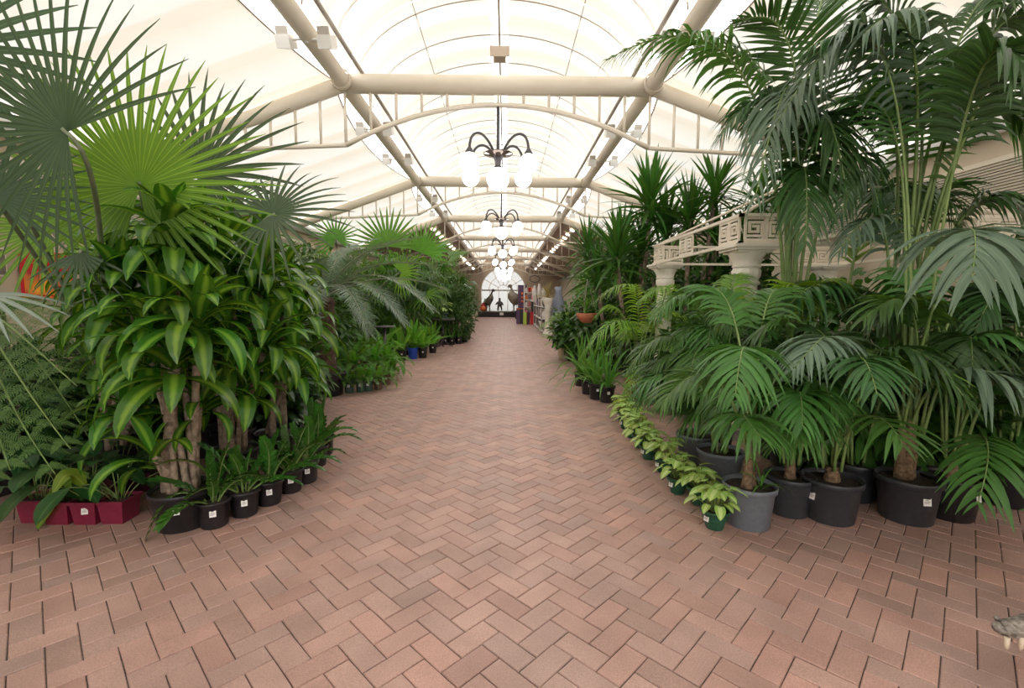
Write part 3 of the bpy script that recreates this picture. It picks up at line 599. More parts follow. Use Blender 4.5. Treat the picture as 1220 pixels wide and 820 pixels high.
b = MB(); b.sphere((0, 0, .26), .27, 16, (1, 1, .95)); tag(b.build('ball_ornament', M['orange'], None, True, (-2.15, 44.9, .54)), 'orange ball ornament at the left end of the plinth', 'ornament')
vase('glazed_pot', 'red glazed pot behind the orange ball on the plinth', -2.1, 45.7, .54, .3, .8, M['red'], None, 0)
vase('glazed_pot', 'pale green glazed pot standing left of the statues', -1.95, 46.2, .54, .25, 1.2, pm('pale_green_glaze', (.3, .5, .32), rough=.3), None, 0)
SHY = [(1.72, 23.6), (1.76, 26.2), (1.80, 28.8)]
for si, (x, y) in enumerate(SHY):
    t = thing('display_rack', f'grey metal display rack of vases on the right side, {ORD[si]} from the front', 'shelf', (x + .35, y, 0))
    for sx in (-.35, .35):
        for sy in (-1, 1): b = MB(); b.box((sx - .02, sy - .02, 0), (sx + .02, sy + .02, 1.9)); b.build('post', M['conduit'], t, False)
    for z in (.12, .7, 1.28): b = MB(); b.box((-.37, -1.02, z - .03), (.37, 1.02, z)); b.build('shelf_board', M['white'], t, False)
    for z, zn in ((.12, 'lowest'), (.7, 'middle'), (1.28, 'top')):
        for k in range(6):
            mm, cn = random.choice((('grey', 'grey'), ('lilac', 'lilac'), ('white', 'white'), ('charcoal', 'charcoal'), ('beige', 'beige'), ('iron', 'black')))
            vase('vase', f'{cn} ceramic vase, {(ORD[:5] + ["farthest"])[k]} on the {zn} board of the {ORD[si]} rack', x + .16 + (k % 2) * .36, y - .82 + k * .33, z + .002, random.uniform(.11, .15), random.uniform(.32, .5), M[mm], f'vases on the {zn} board of the {ORD[si]} rack', k % 3)
t = thing('display_table', 'white draped table with black stand at the far right', 'table', (2.35, 33.6, 0)); b = MB(); b.box((-.5, -.5, 0), (.5, .5, 1.55)); b.box((-.54, -.54, 1.55), (.54, .54, 1.62)); b.build('table_body', M['plinth'], t, False)
b = MB(); b.box((-.56, -.56, 1.5), (.56, .56, 1.66)); b.build('white_top', M['white'], t, False)
for k, (dx, h) in enumerate(((-.3, .9), (.05, 1.1), (.35, .8))): vase('white_vase', ['short white vase at the left of the white draped table', 'tall white vase in the middle of the white draped table', 'low white vase at the right of the white draped table'][k], 2.35 + dx, 33.5, 1.662, .17, h, M['white'], None, 0)
t = thing('ring_pendant', 'black hoop pendant hanging high at the far right', 'pendant', (2.4, 39, 3.35)); a = np.linspace(0, 2 * PI, 33)
b = MB(); b.tube(np.stack([.42 * np.cos(a), .42 * np.sin(a) * .6, .28 * np.sin(a)], -1), .03, 6, False); b.build('hoop', M['iron'], t); b = MB(); b.tube([(0, .25, .25), (0, .25, 1.9)], .012, 5); b.build('cord', M['iron'], t)
# low timber planter on the far left
t = thing('timber_planter', 'long low cream timber planter along the far left of the aisle', 'planter', (-2.55, 30.5, 0))
for lo, hi in (((-.06, 0, 0), (0, 12.5, .55)), ((-1.1, 0, 0), (-1.04, 12.5, .55)), ((-1.04, 0, 0), (-.06, .06, .55)), ((-1.04, 12.44, 0), (-.06, 12.5, .55))): b = MB(); b.box(lo, hi); b.build('side_board', M['wood'], t, False)
b = MB(); b.box((-1.12, -.02, .55), (.05, 12.52, .60)); b.box((-.02, -.01, .25), (.025, 12.5, .33)); b.build('capping', M['wood'], t, False)
b = MB(); b.box((-1.04, .06, .0), (-.06, 12.4, .45)); b.build('soil', M['soil'], t, False)
# ================================================================== PLANTS
# ---- shared leaf shapes
VAR['corn'] = [blade(random.uniform(.50, .60), .064, th, cu, 9, .22, .5, .45).mesh('corn_leaf', LM['corn']) for th, cu in
               ((82, 35), (74, 70), (66, 95), (58, 115), (48, 125), (38, 125), (28, 120), (16, 110), (4, 95))]
VAR['yucca'] = [blade(random.uniform(.62, .74), .026, th, cu, 5, .3, .35, .6).mesh('sword_leaf', LM['yucca']) for th, cu in
                ((86, 4), (74, 8), (62, 12), (50, 16), (36, 22), (20, 26), (2, 34), (-18, 40))]
VAR['strap'] = [blade(random.uniform(.62, .85), .022, th, cu, 7, .3, .4, .6).mesh('strap_leaf', LM['strap']) for th, cu in
                ((86, 18), (80, 40), (72, 60), (62, 80), (52, 100), (40, 105))]
VAR['nest'] = [blade(random.uniform(.5, .65), .055, th, cu, 7, .22, .5, .35).mesh('nest_fern_frond', LM['nest']) for th, cu in
               ((84, 12), (74, 30), (64, 45), (54, 60), (42, 70))]
VAR['dry'] = [blade(random.uniform(.6, .8), .014, th, cu, 6, .3, .4, .6).mesh('grass_blade', LM['dry']) for th, cu in ((86, 30), (74, 70), (62, 110), (50, 130))]
VAR['syng'] = [petleaf(random.uniform(.10, .20), random.uniform(.095, .125), .038, th, 40, 6, True, ti + random.uniform(-8, 8)).mesh('leaf', [LM['syng'], M['stem']]) for th, ti in ((84, 30), (78, 15), (70, 5), (62, -10), (52, -15), (40, -20))]
VAR['philo'] = [petleaf(random.uniform(.24, .38), random.uniform(.24, .32), .075, th, 40, 7, False, ti).mesh('leaf', [LM['philo'], M['stem']]) for th, ti in ((80, 25), (70, 10), (58, -5), (46, -15), (34, -20))]
def stemfrond(L, th, cu, n=26):
    s = np.linspace(0, 1, n); a = R_(th) - R_(cu) * s ** 1.3; ds = L / (n - 1)
    x = np.concatenate([[0], np.cumsum(np.cos(a[1:]) * ds)]); z = np.concatenate([[0], np.cumsum(np.sin(a[1:]) * ds)])
    return np.stack([x, np.sin(s * 3) * .03 * L, z], -1)
VAR['zz'] = [pinnate(stemfrond(random.uniform(.34, .48), th, cu),   .22, 8, .078, .026, .12, 52, .2, rach=.006, nseg=5, fold=.2, prof=lambda q: .85 + .25 * np.sin(PI * q)).mesh('stem', [LM['zz'], M['stem']]) for th, cu in ((86, 20), (78, 40), (66, 50), (54, 60), (40, 80))]
VAR['fern'] = [pinnate(stemfrond(random.uniform(.36, .48), th, cu), .08, 24, .062, .010, .2, 75, .1, rach=.003, nseg=3, fold=.1, prof=lambda q: np.sin(PI * np.clip(.12 + q * .86, 0, 1)) ** .7).mesh('frond', [LM['fern'], M['stem']]) for th, cu in ((84, 50), (72, 80), (60, 100), (46, 110), (30, 110))]
VAR['ferndark'] = [pinnate(stemfrond(random.uniform(.4, .55), th, cu), .08, 24, .075, .011, .2, 75, .1, rach=.003, nseg=3, fold=.1).mesh('frond', [LM['fern_dark'], M['stem']]) for th, cu in ((84, 50), (70, 80), (56, 100), (40, 110))]
def bipinnate(C, npin=15, L=.36, mat='treefern'):
    C = V3(C); b = MB(); n = len(C); T = nrm(np.gradient(C, axis=0)); S = nrm(np.cross(T, V3((0, 0, 1)))); Nn = np.cross(S, T)
    for q in np.linspace(.12, .97, npin):
        i = int(q * (n - 1))
        for sg in (-1, 1):
            Lp = L * (np.sin(PI * np.clip(q * .9 + .08, 0, 1)) ** .6) * random.uniform(.9, 1.08)
            d = nrm(T[i] * .5 + S[i] * sg * .85 + Nn[i] * .06); s = np.linspace(0, 1, 9)[:, None]
            P = C[i] + d * Lp * s + V3((0, 0, -1)) * Lp * .28 * s ** 2
            fb = pinnate(P, .06, 20, .040, .0052, .12, 72, .05, rach=0, nseg=2, up=Nn[i], fold=.05, prof=lambda r: (1 - r) ** .6)
            for vv, uu in zip(fb.v, fb.uv): pass
            b.add(fb.v[0], fb.f, fb.uv[0])
    b.tube(C, np.linspace(.012, .004, n), 5, mi=1); return b
def smallfan(R, nseg=9, span=210, droop=.35):
    pl = random.uniform(.35, .55); b = MB(); e = V3((pl * .55, 0, pl * .8)); b.tube(bez([(0, 0, 0), (pl * .1, 0, pl * .5), e], 5), .004, 4, mi=1)
    f = fanmesh((.85, 0, -.1 - random.random() * .4), (.3, 0, 1), R, nseg, span, .22, droop, .05, 1.5, e, .1, .2, 6); b.add(f.v[0], f.f, f.uv[0]); return b
VAR['rhapis'] = [smallfan(random.uniform(.26, .36)).mesh('fan_leaf', [LM['bush'], M['stem']]) for _ in range(5)]
VAR['rhapisl'] = [smallfan(random.uniform(.28, .38), 11, 240).mesh('fan_leaf', [LM['bush_light'], M['stem']]) for _ in range(5)]
# ---- builders
def corn(label, base, r, h, heads, az=None, group='corn plants in black pots'):
    """heads: (point, leaves, scale, trunk radius)"""
    t = thing('corn_plant', label, 'plant', base, group); pot(t, r, h, M['black'], label_az=az, ls=1.2)
    for k, (p, n, sc, tr) in enumerate(heads):
        p = rel(t, p); a = k * 2.4; st = V3((math.cos(a) * r * .4, math.sin(a) * r * .4, h * .88))
        mid = st + (p - st) * .5; mid[:2] = st[:2] + (p[:2] - st[:2]) * .15
        b = MB(); C = bez([st, mid, p + V3((0, 0, .05))], 14); C[1:-1] += rng.normal(0, tr * .08, (12, 3))
        b.tube(C, tr * np.linspace(1.1, .75, 14) * (1 + rng.normal(0, .05, 14)), 9); b.build('trunk', M['bark'], t)
        rosette(t, p - V3((0, 0, .04)), 'corn', n, sc)
    return t
def yucca(label, base, heads, potr=.2):
    t = thing('yucca', label, 'plant', base, 'tall yuccas behind the gazebo'); pot(t, potr, potr * 1.6, M['black'])
    for k, (p, n, sc) in enumerate(heads):
        p = rel(t, p); a = k * 2.1; st = V3((math.cos(a) * potr * .4, math.sin(a) * potr * .4, potr * 1.4))
        b = MB(); b.tube(bez([st, st * .4 + p * .6 - V3((0, 0, .2)) + V3((0, 0, 0)), p], 10), np.linspace(.05, .04, 10), 8); b.build('trunk', M['bark'], t)
        rosette(t, p - V3((0, 0, .10)), 'yucca', n, sc)
        rosette(t, p - V3((0, 0, .35)), 'yucca', n // 2, sc * .9)
def potted(name, label, cat, base, r, h, potm, key, n, sc=1, group=None, az=None, square=False, jz=0, part='leaf', taper=.8, ls=1.0):
    t = thing(name, label, cat, base, group); pot(t, r, h, potm, square, az, taper, ls=ls)
    ms = VAR[key]
    for i in range(n):
        q = (i + .5) / n; k = min(len(ms) - 1, max(0, int(q * len(ms) + random.uniform(-.8, .8)))); rr = r * .5 * math.sqrt(q)
        a = i * GA + random.random() * .4
        put(part, ms[k], t, (math.cos(a) * rr, math.sin(a) * rr, h * .9), (random.gauss(0, .1), random.gauss(0, .08), a), sc * random.uniform(.8, 1.15))
    return t
KP = dict(t0=.45, nl=22, Lf=.42, w=.021, droop=.62, ang=62, vee=.12, nseg=5)
def kentia(label, base, r, h, potm, fr=(), nrand=0, H=(1.0, 1.5), Rr=(.6, 1.0), mat='kentia', az=None, trunk=None, rnd_az=None, group='potted palms on the right', name='potted_palm', kw=None, drop=(.1, .5)):
    t = thing(name, label, 'plant', base, group); pot(t, r, h, potm, label_az=az, ls=1.3)
    c = V3(base) + V3((0, 0, h * .88))
    if trunk:
        for k, (dx, dy, th, tr) in enumerate(trunk):
            b = MB(); P = bez([(dx, dy, h * .86), (dx * .9, dy * .9, h * .86 + th * .5), (dx * 1.05, dy, h * .86 + th)], 8); b.tube(P, tr * np.linspace(1.15, .8, 8) * (1 + rng.normal(0, .06, 8)), 9); b.build('trunk', M['palmbark'], t)
    for k, f in enumerate(fr):
        A, T = f[0], f[1]; m = f[2] if len(f) > 2 and f[2] else mat; kk = dict(KP); kk.update(kw or {}); kk.update(f[3] if len(f) > 3 else {})
        a = k * 2.4; c0 = c + V3((math.cos(a) * r * .35, math.sin(a) * r * .35, (trunk[k % len(trunk)][2] * .8 if trunk else 0)))
        if trunk: c0[:2] = V3(base)[:2] + V3(trunk[k % len(trunk)][:2])
        frond_obj(t, arch(c0, A, T), LM[m], **kk)
    for k in range(nrand):
        a = (k * GA + random.random()) if rnd_az is None else random.uniform(*map(R_, rnd_az)); hh = random.uniform(*H); rr = random.uniform(*Rr)
        d = V3((math.cos(a), math.sin(a), 0)); c0 = c + d * r * .3
        if trunk: c0 = c0 + V3((0, 0, trunk[0][2] * .8))
        A = V3(base) + d * rr * .45 + V3((0, 0, hh)); T = V3(base) + d * rr * 1.15 + V3((0, 0, hh - random.uniform(*drop)))
        kk = dict(KP); kk.update(kw or {}); frond_obj(t, arch(c0, A, T), LM[mat], **kk)
    return t
def fanpalm(label, base, leaves, r=.25, h=.35, group='fan palms'):
    """leaves: (hub, axis, normal, R, span, nseg, mat, droop, split)"""
    t = thing('fan_palm', label, 'plant', base, group); pot(t, r, h, M['black'])
    b = MB(); top = h * .86 + .35; b.tube([(0, 0, h * .86), (0, 0, top)], [.09, .06], 10); b.build('trunk', M['palmbark'], t)
    for hub, ax, c, R, span, ns, m, dr, sp in leaves:
        hb = rel(t, hub); b = fanmesh(ax, c, R, ns, span, sp, dr, .12, 1, hb, .10, .35, 9)
        mid = hb * .55 + V3((0, 0, top * .45 + hb[2] * .12)); mid[2] = max(mid[2], top * .6)
        ax_ = nrm(V3(ax)); b.tube(bez([(0, 0, top - .05), mid, hb - ax_ * R * .3, hb + ax_ * R * .03], 14), np.linspace(.020, .011, 14), 6, mi=1)
        b.build('fan_leaf', [LM[m], M['petiole']], t)
    return t
def shrub(name, label, base, rad, n, L, w, mat, cz=None, stems=5, droop=.5, cat='shrub', group=None, nseg=4, shell=.35, upb=.3):
    """a bushy plant whose small leaves are one mass"""
    t = thing(name, label, cat, base, group); rx, ry, rz = rad; cz = rz if cz is None else cz
    u = nrm(rng.normal(0, 1, (n, 3))); rr = (1 - shell * rng.random(n) ** 1.5)[:, None] * (1 + .16 * np.sin(u[:, :1] * 5 + u[:, 1:2] * 7 + base[0] * 9) + .12 * np.sin(u[:, 2:3] * 9 + u[:, 1:2] * 6))
    p = u * rr * V3(rad) + V3((0, 0, cz)); keep = p[:, 2] > .12; p = p[keep]; u = u[keep]; m = len(p)
    d = nrm(u + rng.normal(0, .55, (m, 3)) + V3((0, 0, upb))); LL = L * rng.uniform(.7, 1.25, m)
    s = np.linspace(0, 1, nseg + 1)[None, :, None]
    P = p[:, None] + d[:, None] * LL[:, None, None] * s + V3((0, 0, -1)) * (LL[:, None, None] * droop * rng.uniform(.5, 1.4, (m, 1, 1))) * s ** 2
    sp = np.linspace(0, 1, nseg + 1); wp = np.maximum(w * np.sin(PI * np.clip(sp * .86 + .1, 0, 1)) ** .8, .001)
    wp[-1] = w * .05; upv = nrm(u + V3((0, 0, .9)) + rng.normal(0, .35, (m, 3))); upv = upv[:, None].repeat(nseg + 1, 1)
    b = MB(); b.strips(P, wp[None], upv, .18); f = b.build('foliage', LM[mat], t); f['kind'] = 'stuff'
    for k in range(stems):
        a = k * GA; e = V3((math.cos(a) * rx * .45, math.sin(a) * ry * .45, cz + rz * random.uniform(-.1, .35)))
        b = MB(); b.tube(bez([(math.cos(a) * .05, math.sin(a) * .05, 0.02), (e[0] * .3, e[1] * .3, e[2] * .5), e], 8), np.linspace(.022, .008, 8), 5); b.build('stem', M['cstem'], t)
    return t
def rhapis(label, base, H, n, key='rhapis', rad=.7, sc=1, group='lady palms on the left'):
    t = thing('lady_palm', label, 'plant', base, group); pot(t, .26, .34, M['black']); nc = max(5, n // 9)
    canes = []
    for k in range(nc):
        a = k * GA; rr = rad * math.sqrt((k + .5) / nc); hh = H * random.uniform(.55, .86); e = V3((math.cos(a) * rr, math.sin(a) * rr, hh)); canes.append(e)
        b = MB(); b.tube(bez([(e[0] * .2, e[1] * .2, .3), (e[0] * .7, e[1] * .7, hh * .5), e], 7), .014, 5); b.build('cane', M['stem'], t)
    for i in range(n):
        e = canes[i % nc]; q = random.uniform(.30, 1.0); p = V3((e[0] * (.3 + .7 * q), e[1] * (.3 + .7 * q), .3 + (e[2] - .3) * q))
        put('fan_leaf', random.choice(VAR[key]), t, p, (random.gauss(0, .15), random.gauss(.1, .25), random.random() * 6.28), sc * random.uniform(.8, 1.2))
# ================================================================== LEFT FOREGROUND
def head(u, v, Y, n, sc, tr=.03): return (W(u, v, Y), n, sc, tr)
corn('tall corn plant with a bare trunk in the large black pot at front left', G(206, 634) + Vector((0, .12, 0)), .20, .27,
     [head(205, 305, 3.4, 40, 1.05, .026), head(150, 362, 3.3, 34, 1.0, .022), head(190, 385, 3.15, 26, .95, .022), head(238, 392, 3.1, 28, .95, .028), head(208, 448, 3.05, 24, .95, .046), head(180, 440, 3.25, 20, .9, .025), head(183, 553, 3.0, 8, .75, .024), head(150, 500, 3.35, 16, .85, .02), head(240, 490, 3.3, 12, .7, .02)], -70)
corn('corn plant with one thick pale trunk behind the small black pots', G(272, 574) + Vector((0, .1, 0)), .20, .27,
     [head(272, 322, 3.9, 36, 1.05, .03), head(312, 350, 3.85, 30, 1.0, .028), head(268, 425, 3.65, 28, .95, .052), head(318, 418, 3.7, 26, .95, .028), head(232, 300, 4.0, 28, 1.0, .028), head(290, 470, 3.6, 16, .85, .02)])
corn('corn plant at the right end of its clump reaching the aisle', G(330, 545), .2, .27,
     [head(338, 345, 4.7, 34, 1.05, .03), head(356, 388, 4.6, 30, 1.0, .03), head(328, 440, 4.5, 26, 1.0, .03), head(305, 305, 4.9, 28, 1.05, .03), head(355, 450, 4.4, 16, .9, .02)])
corn('corn plant at the left of its clump behind the red pots', G(140, 565), .2, .27,
     [head(128, 345, 4.0, 30, .95, .03), head(148, 420, 3.8, 24, .9, .025), head(108, 400, 4.1, 20, .9, .025), head(170, 480, 3.7, 16, .85, .025)])
corn('dark corn plant deepest in the clump behind the front trunks', Vector((-2.75, 4.7, 0)), .2, .27,
     [head(200, 285, 4.7, 30, 1.1, .03), head(255, 370, 4.6, 28, 1.0, .03), head(180, 420, 4.5, 24, 1.0, .03), head(240, 450, 4.5, 22, 1.0, .03), head(290, 410, 4.6, 24, 1.0, .03)])
zzp = [(246, 633, 'nearest'), (284, 619, 'second'), (314, 605, 'third'), (340, 590, 'fourth'), (360, 578, 'fifth'), (373, 558, 'sixth'), (382, 544, 'farthest')]
for k, (u, v, nmn) in enumerate(zzp):
    g = G(u, v); potted('potted_zz_plant', f'glossy plant in small black pot, {nmn} in the left aisle row', 'plant', g + Vector((0, .09, 0)), .105, .19, M['black'], 'zz', 10 if k else 8, .92, 'small black pots along the left edge', -62, part='stem')
t = [o for o in COL.objects if o.name.startswith('potted_zz_plant')][0]
C = bez([(-.05, -.04, .18), (-.16, -.12, .42), (-.27, -.2, .16), (-.30, -.22, .02)], 20)
pinnate(C, .15, 10, .07, .018, .1, 60, .1, rach=.005, prof=lambda q: .8 + .2 * np.sin(PI * q)).build('stem', [LM['zz'], M['stem']], t)
for u, v, lb, m in ((130, 627, 'crimson square pot with a lime drooping leaf, rightmost of the front row', 'redp'), (97, 628, 'crimson square pot with a white price label, second from the right', 'redp'), (64, 628, 'crimson square pot third from the right under dark leaves', 'redp'), (33, 626, 'crimson square pot at the far left end of the row', 'redp'), (132, 592, 'dark red square pot behind the crimson row', 'maroon'), (165, 588, 'dark red square pot between the crimson row and the corn plant', 'maroon')):
    g = G(u, v); potted('potted_philodendron', lb, 'plant', g + Vector((0, .1, 0)), .098, .17, M[m], 'philo', 9, .95, 'philodendrons in red square pots', -78 if u == 97 else None, True)
t = [o for o in COL.objects if o.name.startswith('potted_philodendron')][0]
for st, hub, tip, w in (((110, 592, 3.3), (105, 568, 3.2), (44, 632, 3.15), .07), ((125, 590, 3.3), (100, 578, 3.15), (64, 588, 3.0), .05)):
    P = np.stack([V3(W(*hub)) + (V3(W(*tip)) - V3(W(*hub))) * s + V3((0, 0, .10)) * math.sin(PI * s) for s in np.linspace(0, 1, 10)]); b = MB()
    sp = np.linspace(0, 1, 10); b.strips(rel(t, P)[None], np.maximum(w * np.sin(PI * np.clip(sp * .9 + .08, 0, 1)) ** .7, .002)[None], V3((.2, -.6, .8))[None], .2)
    b.tube(bez([(0, 0, .15), rel(t, W(*st)) + V3((0, 0, .1)), rel(t, W(*hub))], 8), .007, 5, mi=1); b.build('leaf', [LM['philo_lime'], M['stem']], t)
# tree ferns at the left edge
for lb, base, cr, fr in (('tree fern with lacy fronds spreading over the left edge of the picture', Vector((-4.15, 3.75, 0)), 1.42, [((20, 398), (92, 460), 3.1), ((5, 435), (84, 535), 3.05), ((-5, 470), (66, 565), 3.05), ((-20, 470), (12, 560), 3.0), ((50, 430), (105, 520), 3.6), ((-60, 430), (-10, 580), 2.9)]),
                         ('second tree fern standing behind the lacy one under the red hanging', Vector((-4.9, 4.6, 0)), 1.45, [((60, 360), (120, 400), 4.5), ((70, 380), (125, 460), 4.4), ((20, 350), (-20, 420), 4.4), ((90, 370), (150, 410), 4.7)])):
    t = thing('tree_fern', lb, 'plant', base, 'tree ferns on the left'); pot(t, .2, .28, M['black']); b = MB(); b.tube([(0, 0, .24), (.02, 0, cr * .5), (0, 0, cr)], [.08, .07, .06], 9); b.build('trunk', M['cycbark'], t)
    for A, T, Y in fr:
        C = bez([(0, 0, cr - .02), rel(t, W(*A, Y)) * .5 + V3((0, 0, cr * .62)), rel(t, W(*A, Y)), rel(t, W(*T, Y - .1))], 26); bipinnate(C).build('frond', [LM['treefern'], M['stem']], t)
# fan palms, top left
F = lambda u, v, Y: V3(W(u, v, Y))
fanpalm('large fan palm with a bright backlit leaf above the corn plants', Vector((-3.1, 4.75, 0)), [
    (F(167, 222, 3.3), (.02, .05, 1), (.1, -1, .12), 1.0, 330, 46, 'fan', .03, .36),
    (F(240, 208, 4.2), (.6, .1, .8), (-.15, -1, .1), 1.0, 300, 30, 'fan_dark', .06, .3),
    (F(325, 256, 3.5), (.9, .1, .32), (-.55, -1, .45), .62, 300, 28, 'fan_dark', .10, .28)])
fanpalm('dark fan palm whose broad leaf fills the top left corner', Vector((-3.7, 4.45, 0)), [
    (F(80, 157, 2.6), (-.85, 0, .6), (-.10, -1, -.10), .95, 255, 32, 'fan_dark', .04, .24),
    (F(96, 300, 3.0), (.10, -.1, -1), (.3, -1, .3), .36, 120, 11, 'fan_dark', .05, .3),
    (F(-5, 235, 2.9), (-.3, 0, .9), (.5, -1, .2), .55, 320, 28, 'fan_dark', .08, .3),
    (F(-70, 60, 2.7), (.2, 0, 1), (.3, -1, 0), .8, 320, 30, 'fan_dark', .06, .3)])
fanpalm('silvery fan palm behind the backlit leaf near the tan wall', Vector((-4.3, 5.5, 0)), [
    (F(120, 262, 5.0), (.5, 0, .8), (-.2, -1, .5), .9, 320, 34, 'fan_grey', .1, .36),
    (F(60, 272, 5.0), (-.4, 0, .8), (.2, -1, .5), .9, 320, 34, 'fan', .1, .36),
    (F(255, 262, 5.2), (.7, 0, .4), (-.2, -.8, .8), .9, 320, 34, 'fan_mid', .14, .36)])
# grey leaf tip low at the left edge and a long bare petiole crossing the wall: leaves of the dark fan palm's neighbour
fanpalm('low silvery fan palm at the left edge under the wall hanging', Vector((-4.6, 3.9, 0)), [
    (F(-20, 350, 2.9), (.9, -.1, -.30), (.1, -.6, .9), .50, 50, 5, 'fan_grey', .12, .3)])
# ---- cycad and middle left
t = thing('cycad', 'large grey-green cycad with arching feather fronds over the ferns', 'plant', (-2.95, 7.75, 0)); pot(t, .3, .38, M['black'])
b = MB(); P = np.stack([np.zeros(14), np.zeros(14), np.linspace(.3, 1.62, 14)], -1); b.tube(P, .15 * (1 + .1 * np.tile([1, -1], 7)), 14); b.build('trunk', M['cycbark'], t)
KC = dict(t0=.12, nl=60, Lf=.32, w=.010, droop=.10, ang=70, vee=.10, jit=.025, nseg=4, rach=.012, rmat=M['petiole'], prof=lambda q: np.sin(PI * np.clip(.1 + .82 * q, 0, 1)) ** .5)
cr = F(392, 345, 7.7); cr[2] = 1.60
def crown(p): return V3((-2.95, 7.75, 1.62))
for A, T in (((460, 318, 6.9), (514, 368, 6.7)), ((440, 330, 6.6), (482, 385, 6.4)), ((415, 335, 6.4), (440, 398, 6.2)), ((378, 340, 6.5), (366, 392, 6.3)),
             ((430, 300, 7.3), (500, 283, 7.2)), ((455, 312, 7.6), (520, 318, 7.6)), ((380, 300, 7.2), (350, 330, 6.9)), ((400, 300, 8.5), (450, 285, 9.2)), ((360, 320, 8.2), (320, 350, 8.3)), ((475, 330, 8.2), (530, 345, 8.6))):
    a, tt = V3(W(*A)), V3(W(*T)); frond_obj(t, bez([crown(0), crown(0) * .5 + a * .5 + V3((0, 0, .16)), a + V3((0, 0, .10)), tt], 26), LM['cycad'], **KC)
fanpalm('fan palm with upright fresh leaves beyond the cycad', G(440, 425) + Vector((-.9, 0, 0)), [
    (F(462, 294, 11), (-.1, 0, 1), (.3, -1, .1), .95, 190, 20, 'fan_mid', .03, .42), (F(503, 302, 11.5), (.4, 0, 1), (-.3, -1, .2), .85, 170, 18, 'fan_mid', .04, .45),
    (F(400, 285, 10), (-.3, 0, 1), (.3, -1, .1), .6, 280, 24, 'fan_mid', .05, .35), (F(478, 325, 10.5), (.7, -.3, .2), (.2, -1, .3), .6, 240, 22, 'fan', .1, .35)], .3, .4)
fanpalm('fan palm leaning over the aisle among the lady palms on the left', G(500, 415) + Vector((-.5, 0, 0)), [
    (F(518, 302, 14.5), (.8, -.1, .5), (-.1, -.5, .9), .75, 200, 20, 'fan_mid', .1, .5), (F(537, 306, 15.5), (.9, 0, .3), (-.1, -.5, .9), .7, 200, 20, 'fan_mid', .12, .5), (F(508, 352, 13), (.3, -.4, -.1), (.1, -1, .6), .65, 260, 24, 'fan', .2, .3)], .3, .4)
rhapis('tall lady palm clump with drooping leaves behind the blue pot', Vector((-2.75, 13.6, 0)), 3.0, 110, 'rhapis', .8, 1.15)
rhapis('tall lady palm clump nearest the left wall beyond the cycad', Vector((-4.2, 12.2, 0)), 3.0, 90, 'rhapisl', .9, 1.2)
rhapis('lady palm clump with yellow-green crown further along the left aisle', Vector((-2.7, 16.4, 0)), 3.3, 120, 'rhapisl', .8, 1.15)
rhapis('dark lady palm clump reaching the left aisle edge', Vector((-2.15, 18.0, 0)), 2.6, 110, 'rhapis', .65, 1.05)
shrub('weeping_fig', 'dense dark weeping fig beside the aisle above small black pots', (-1.95, 17.6, 0), (.75, .8, 1.1), 2600, .16, .028, 'bush', 1.05)
shrub('weeping_fig', 'dark bushy tree behind the cycad on the left', (-4.2, 9.6, 0), (1.2, 1.2, 1.3), 2600, .2, .035, 'bush', 1.25)
shrub('shrub', 'pale feathery shrub far along the left aisle', (-2.6, 24, 0), (.8, 1.5, 1.3), 1600, .22, .03, 'bush_grey', 1.9)
shrub('shrub', 'grey-green rounded shrub before the timber planter', (-2.4, 28, 0), (.8, .9, .9), 1300, .22, .03, 'bush_grey', 1.5)
for k, (x, y, s_, m, lb) in enumerate(((-4.7, 14.5, 1.3, 'bush_light', 'yellow-green bushy tree by the left wall'), (-4.7, 18.5, 1.4, 'bush', 'dark bushy tree far along the left wall'), (-4.6, 22.5, 1.5, 'bush_light', 'light green bushy tree farthest along the left wall'), (-3.6, 15.2, 1.35, 'bush_light', 'lime bushy tree among the lady palms'), (-3.1, 20.2, 1.5, 'bush', 'dark leafy tree behind the last lady palm'), (-3.1, 33, .9, 'bush_light', 'leafy bush growing in the long timber planter, nearer one'), (-3.1, 38, .9, 'bush', 'leafy bush growing in the long timber planter, farther one'))):
    shrub('bushy_tree' if s_ > 1 else 'bush', lb, (x, y, .46 if s_ < 1 else 0), (s_ * .8, s_ * .9, s_), 1900, .22, .036, m, s_ * 1.25 if s_ > 1 else .8)
# under-storey on the left between corn plants and wall
for x, y, m, lb, s_ in ((-3.9, 5.2, 'philo', 'dark broad-leaved bush behind the red pots', .75), (-4.6, 6.4, 'fern_dark', 'dark ferny bush below the red wall hanging', .8), (-3.3, 6.2, 'bush', 'dark bush between corn plants and cycad', .85), (-5.2, 8.2, 'bush_light', 'light bush by the left wall behind the fan palms', .9), (-4.4, 4.0, 'philo', 'dark glossy bush at the left edge behind the tree fern', .6), (-2.9, 5.4, 'philo', 'dark bush directly behind the corn plant clump', .55)):
    shrub('bush', lb, (x, y, 0), (s_ * .9, s_ * .9, s_), 900, .26, .05, m, s_ * .85, nseg=5)
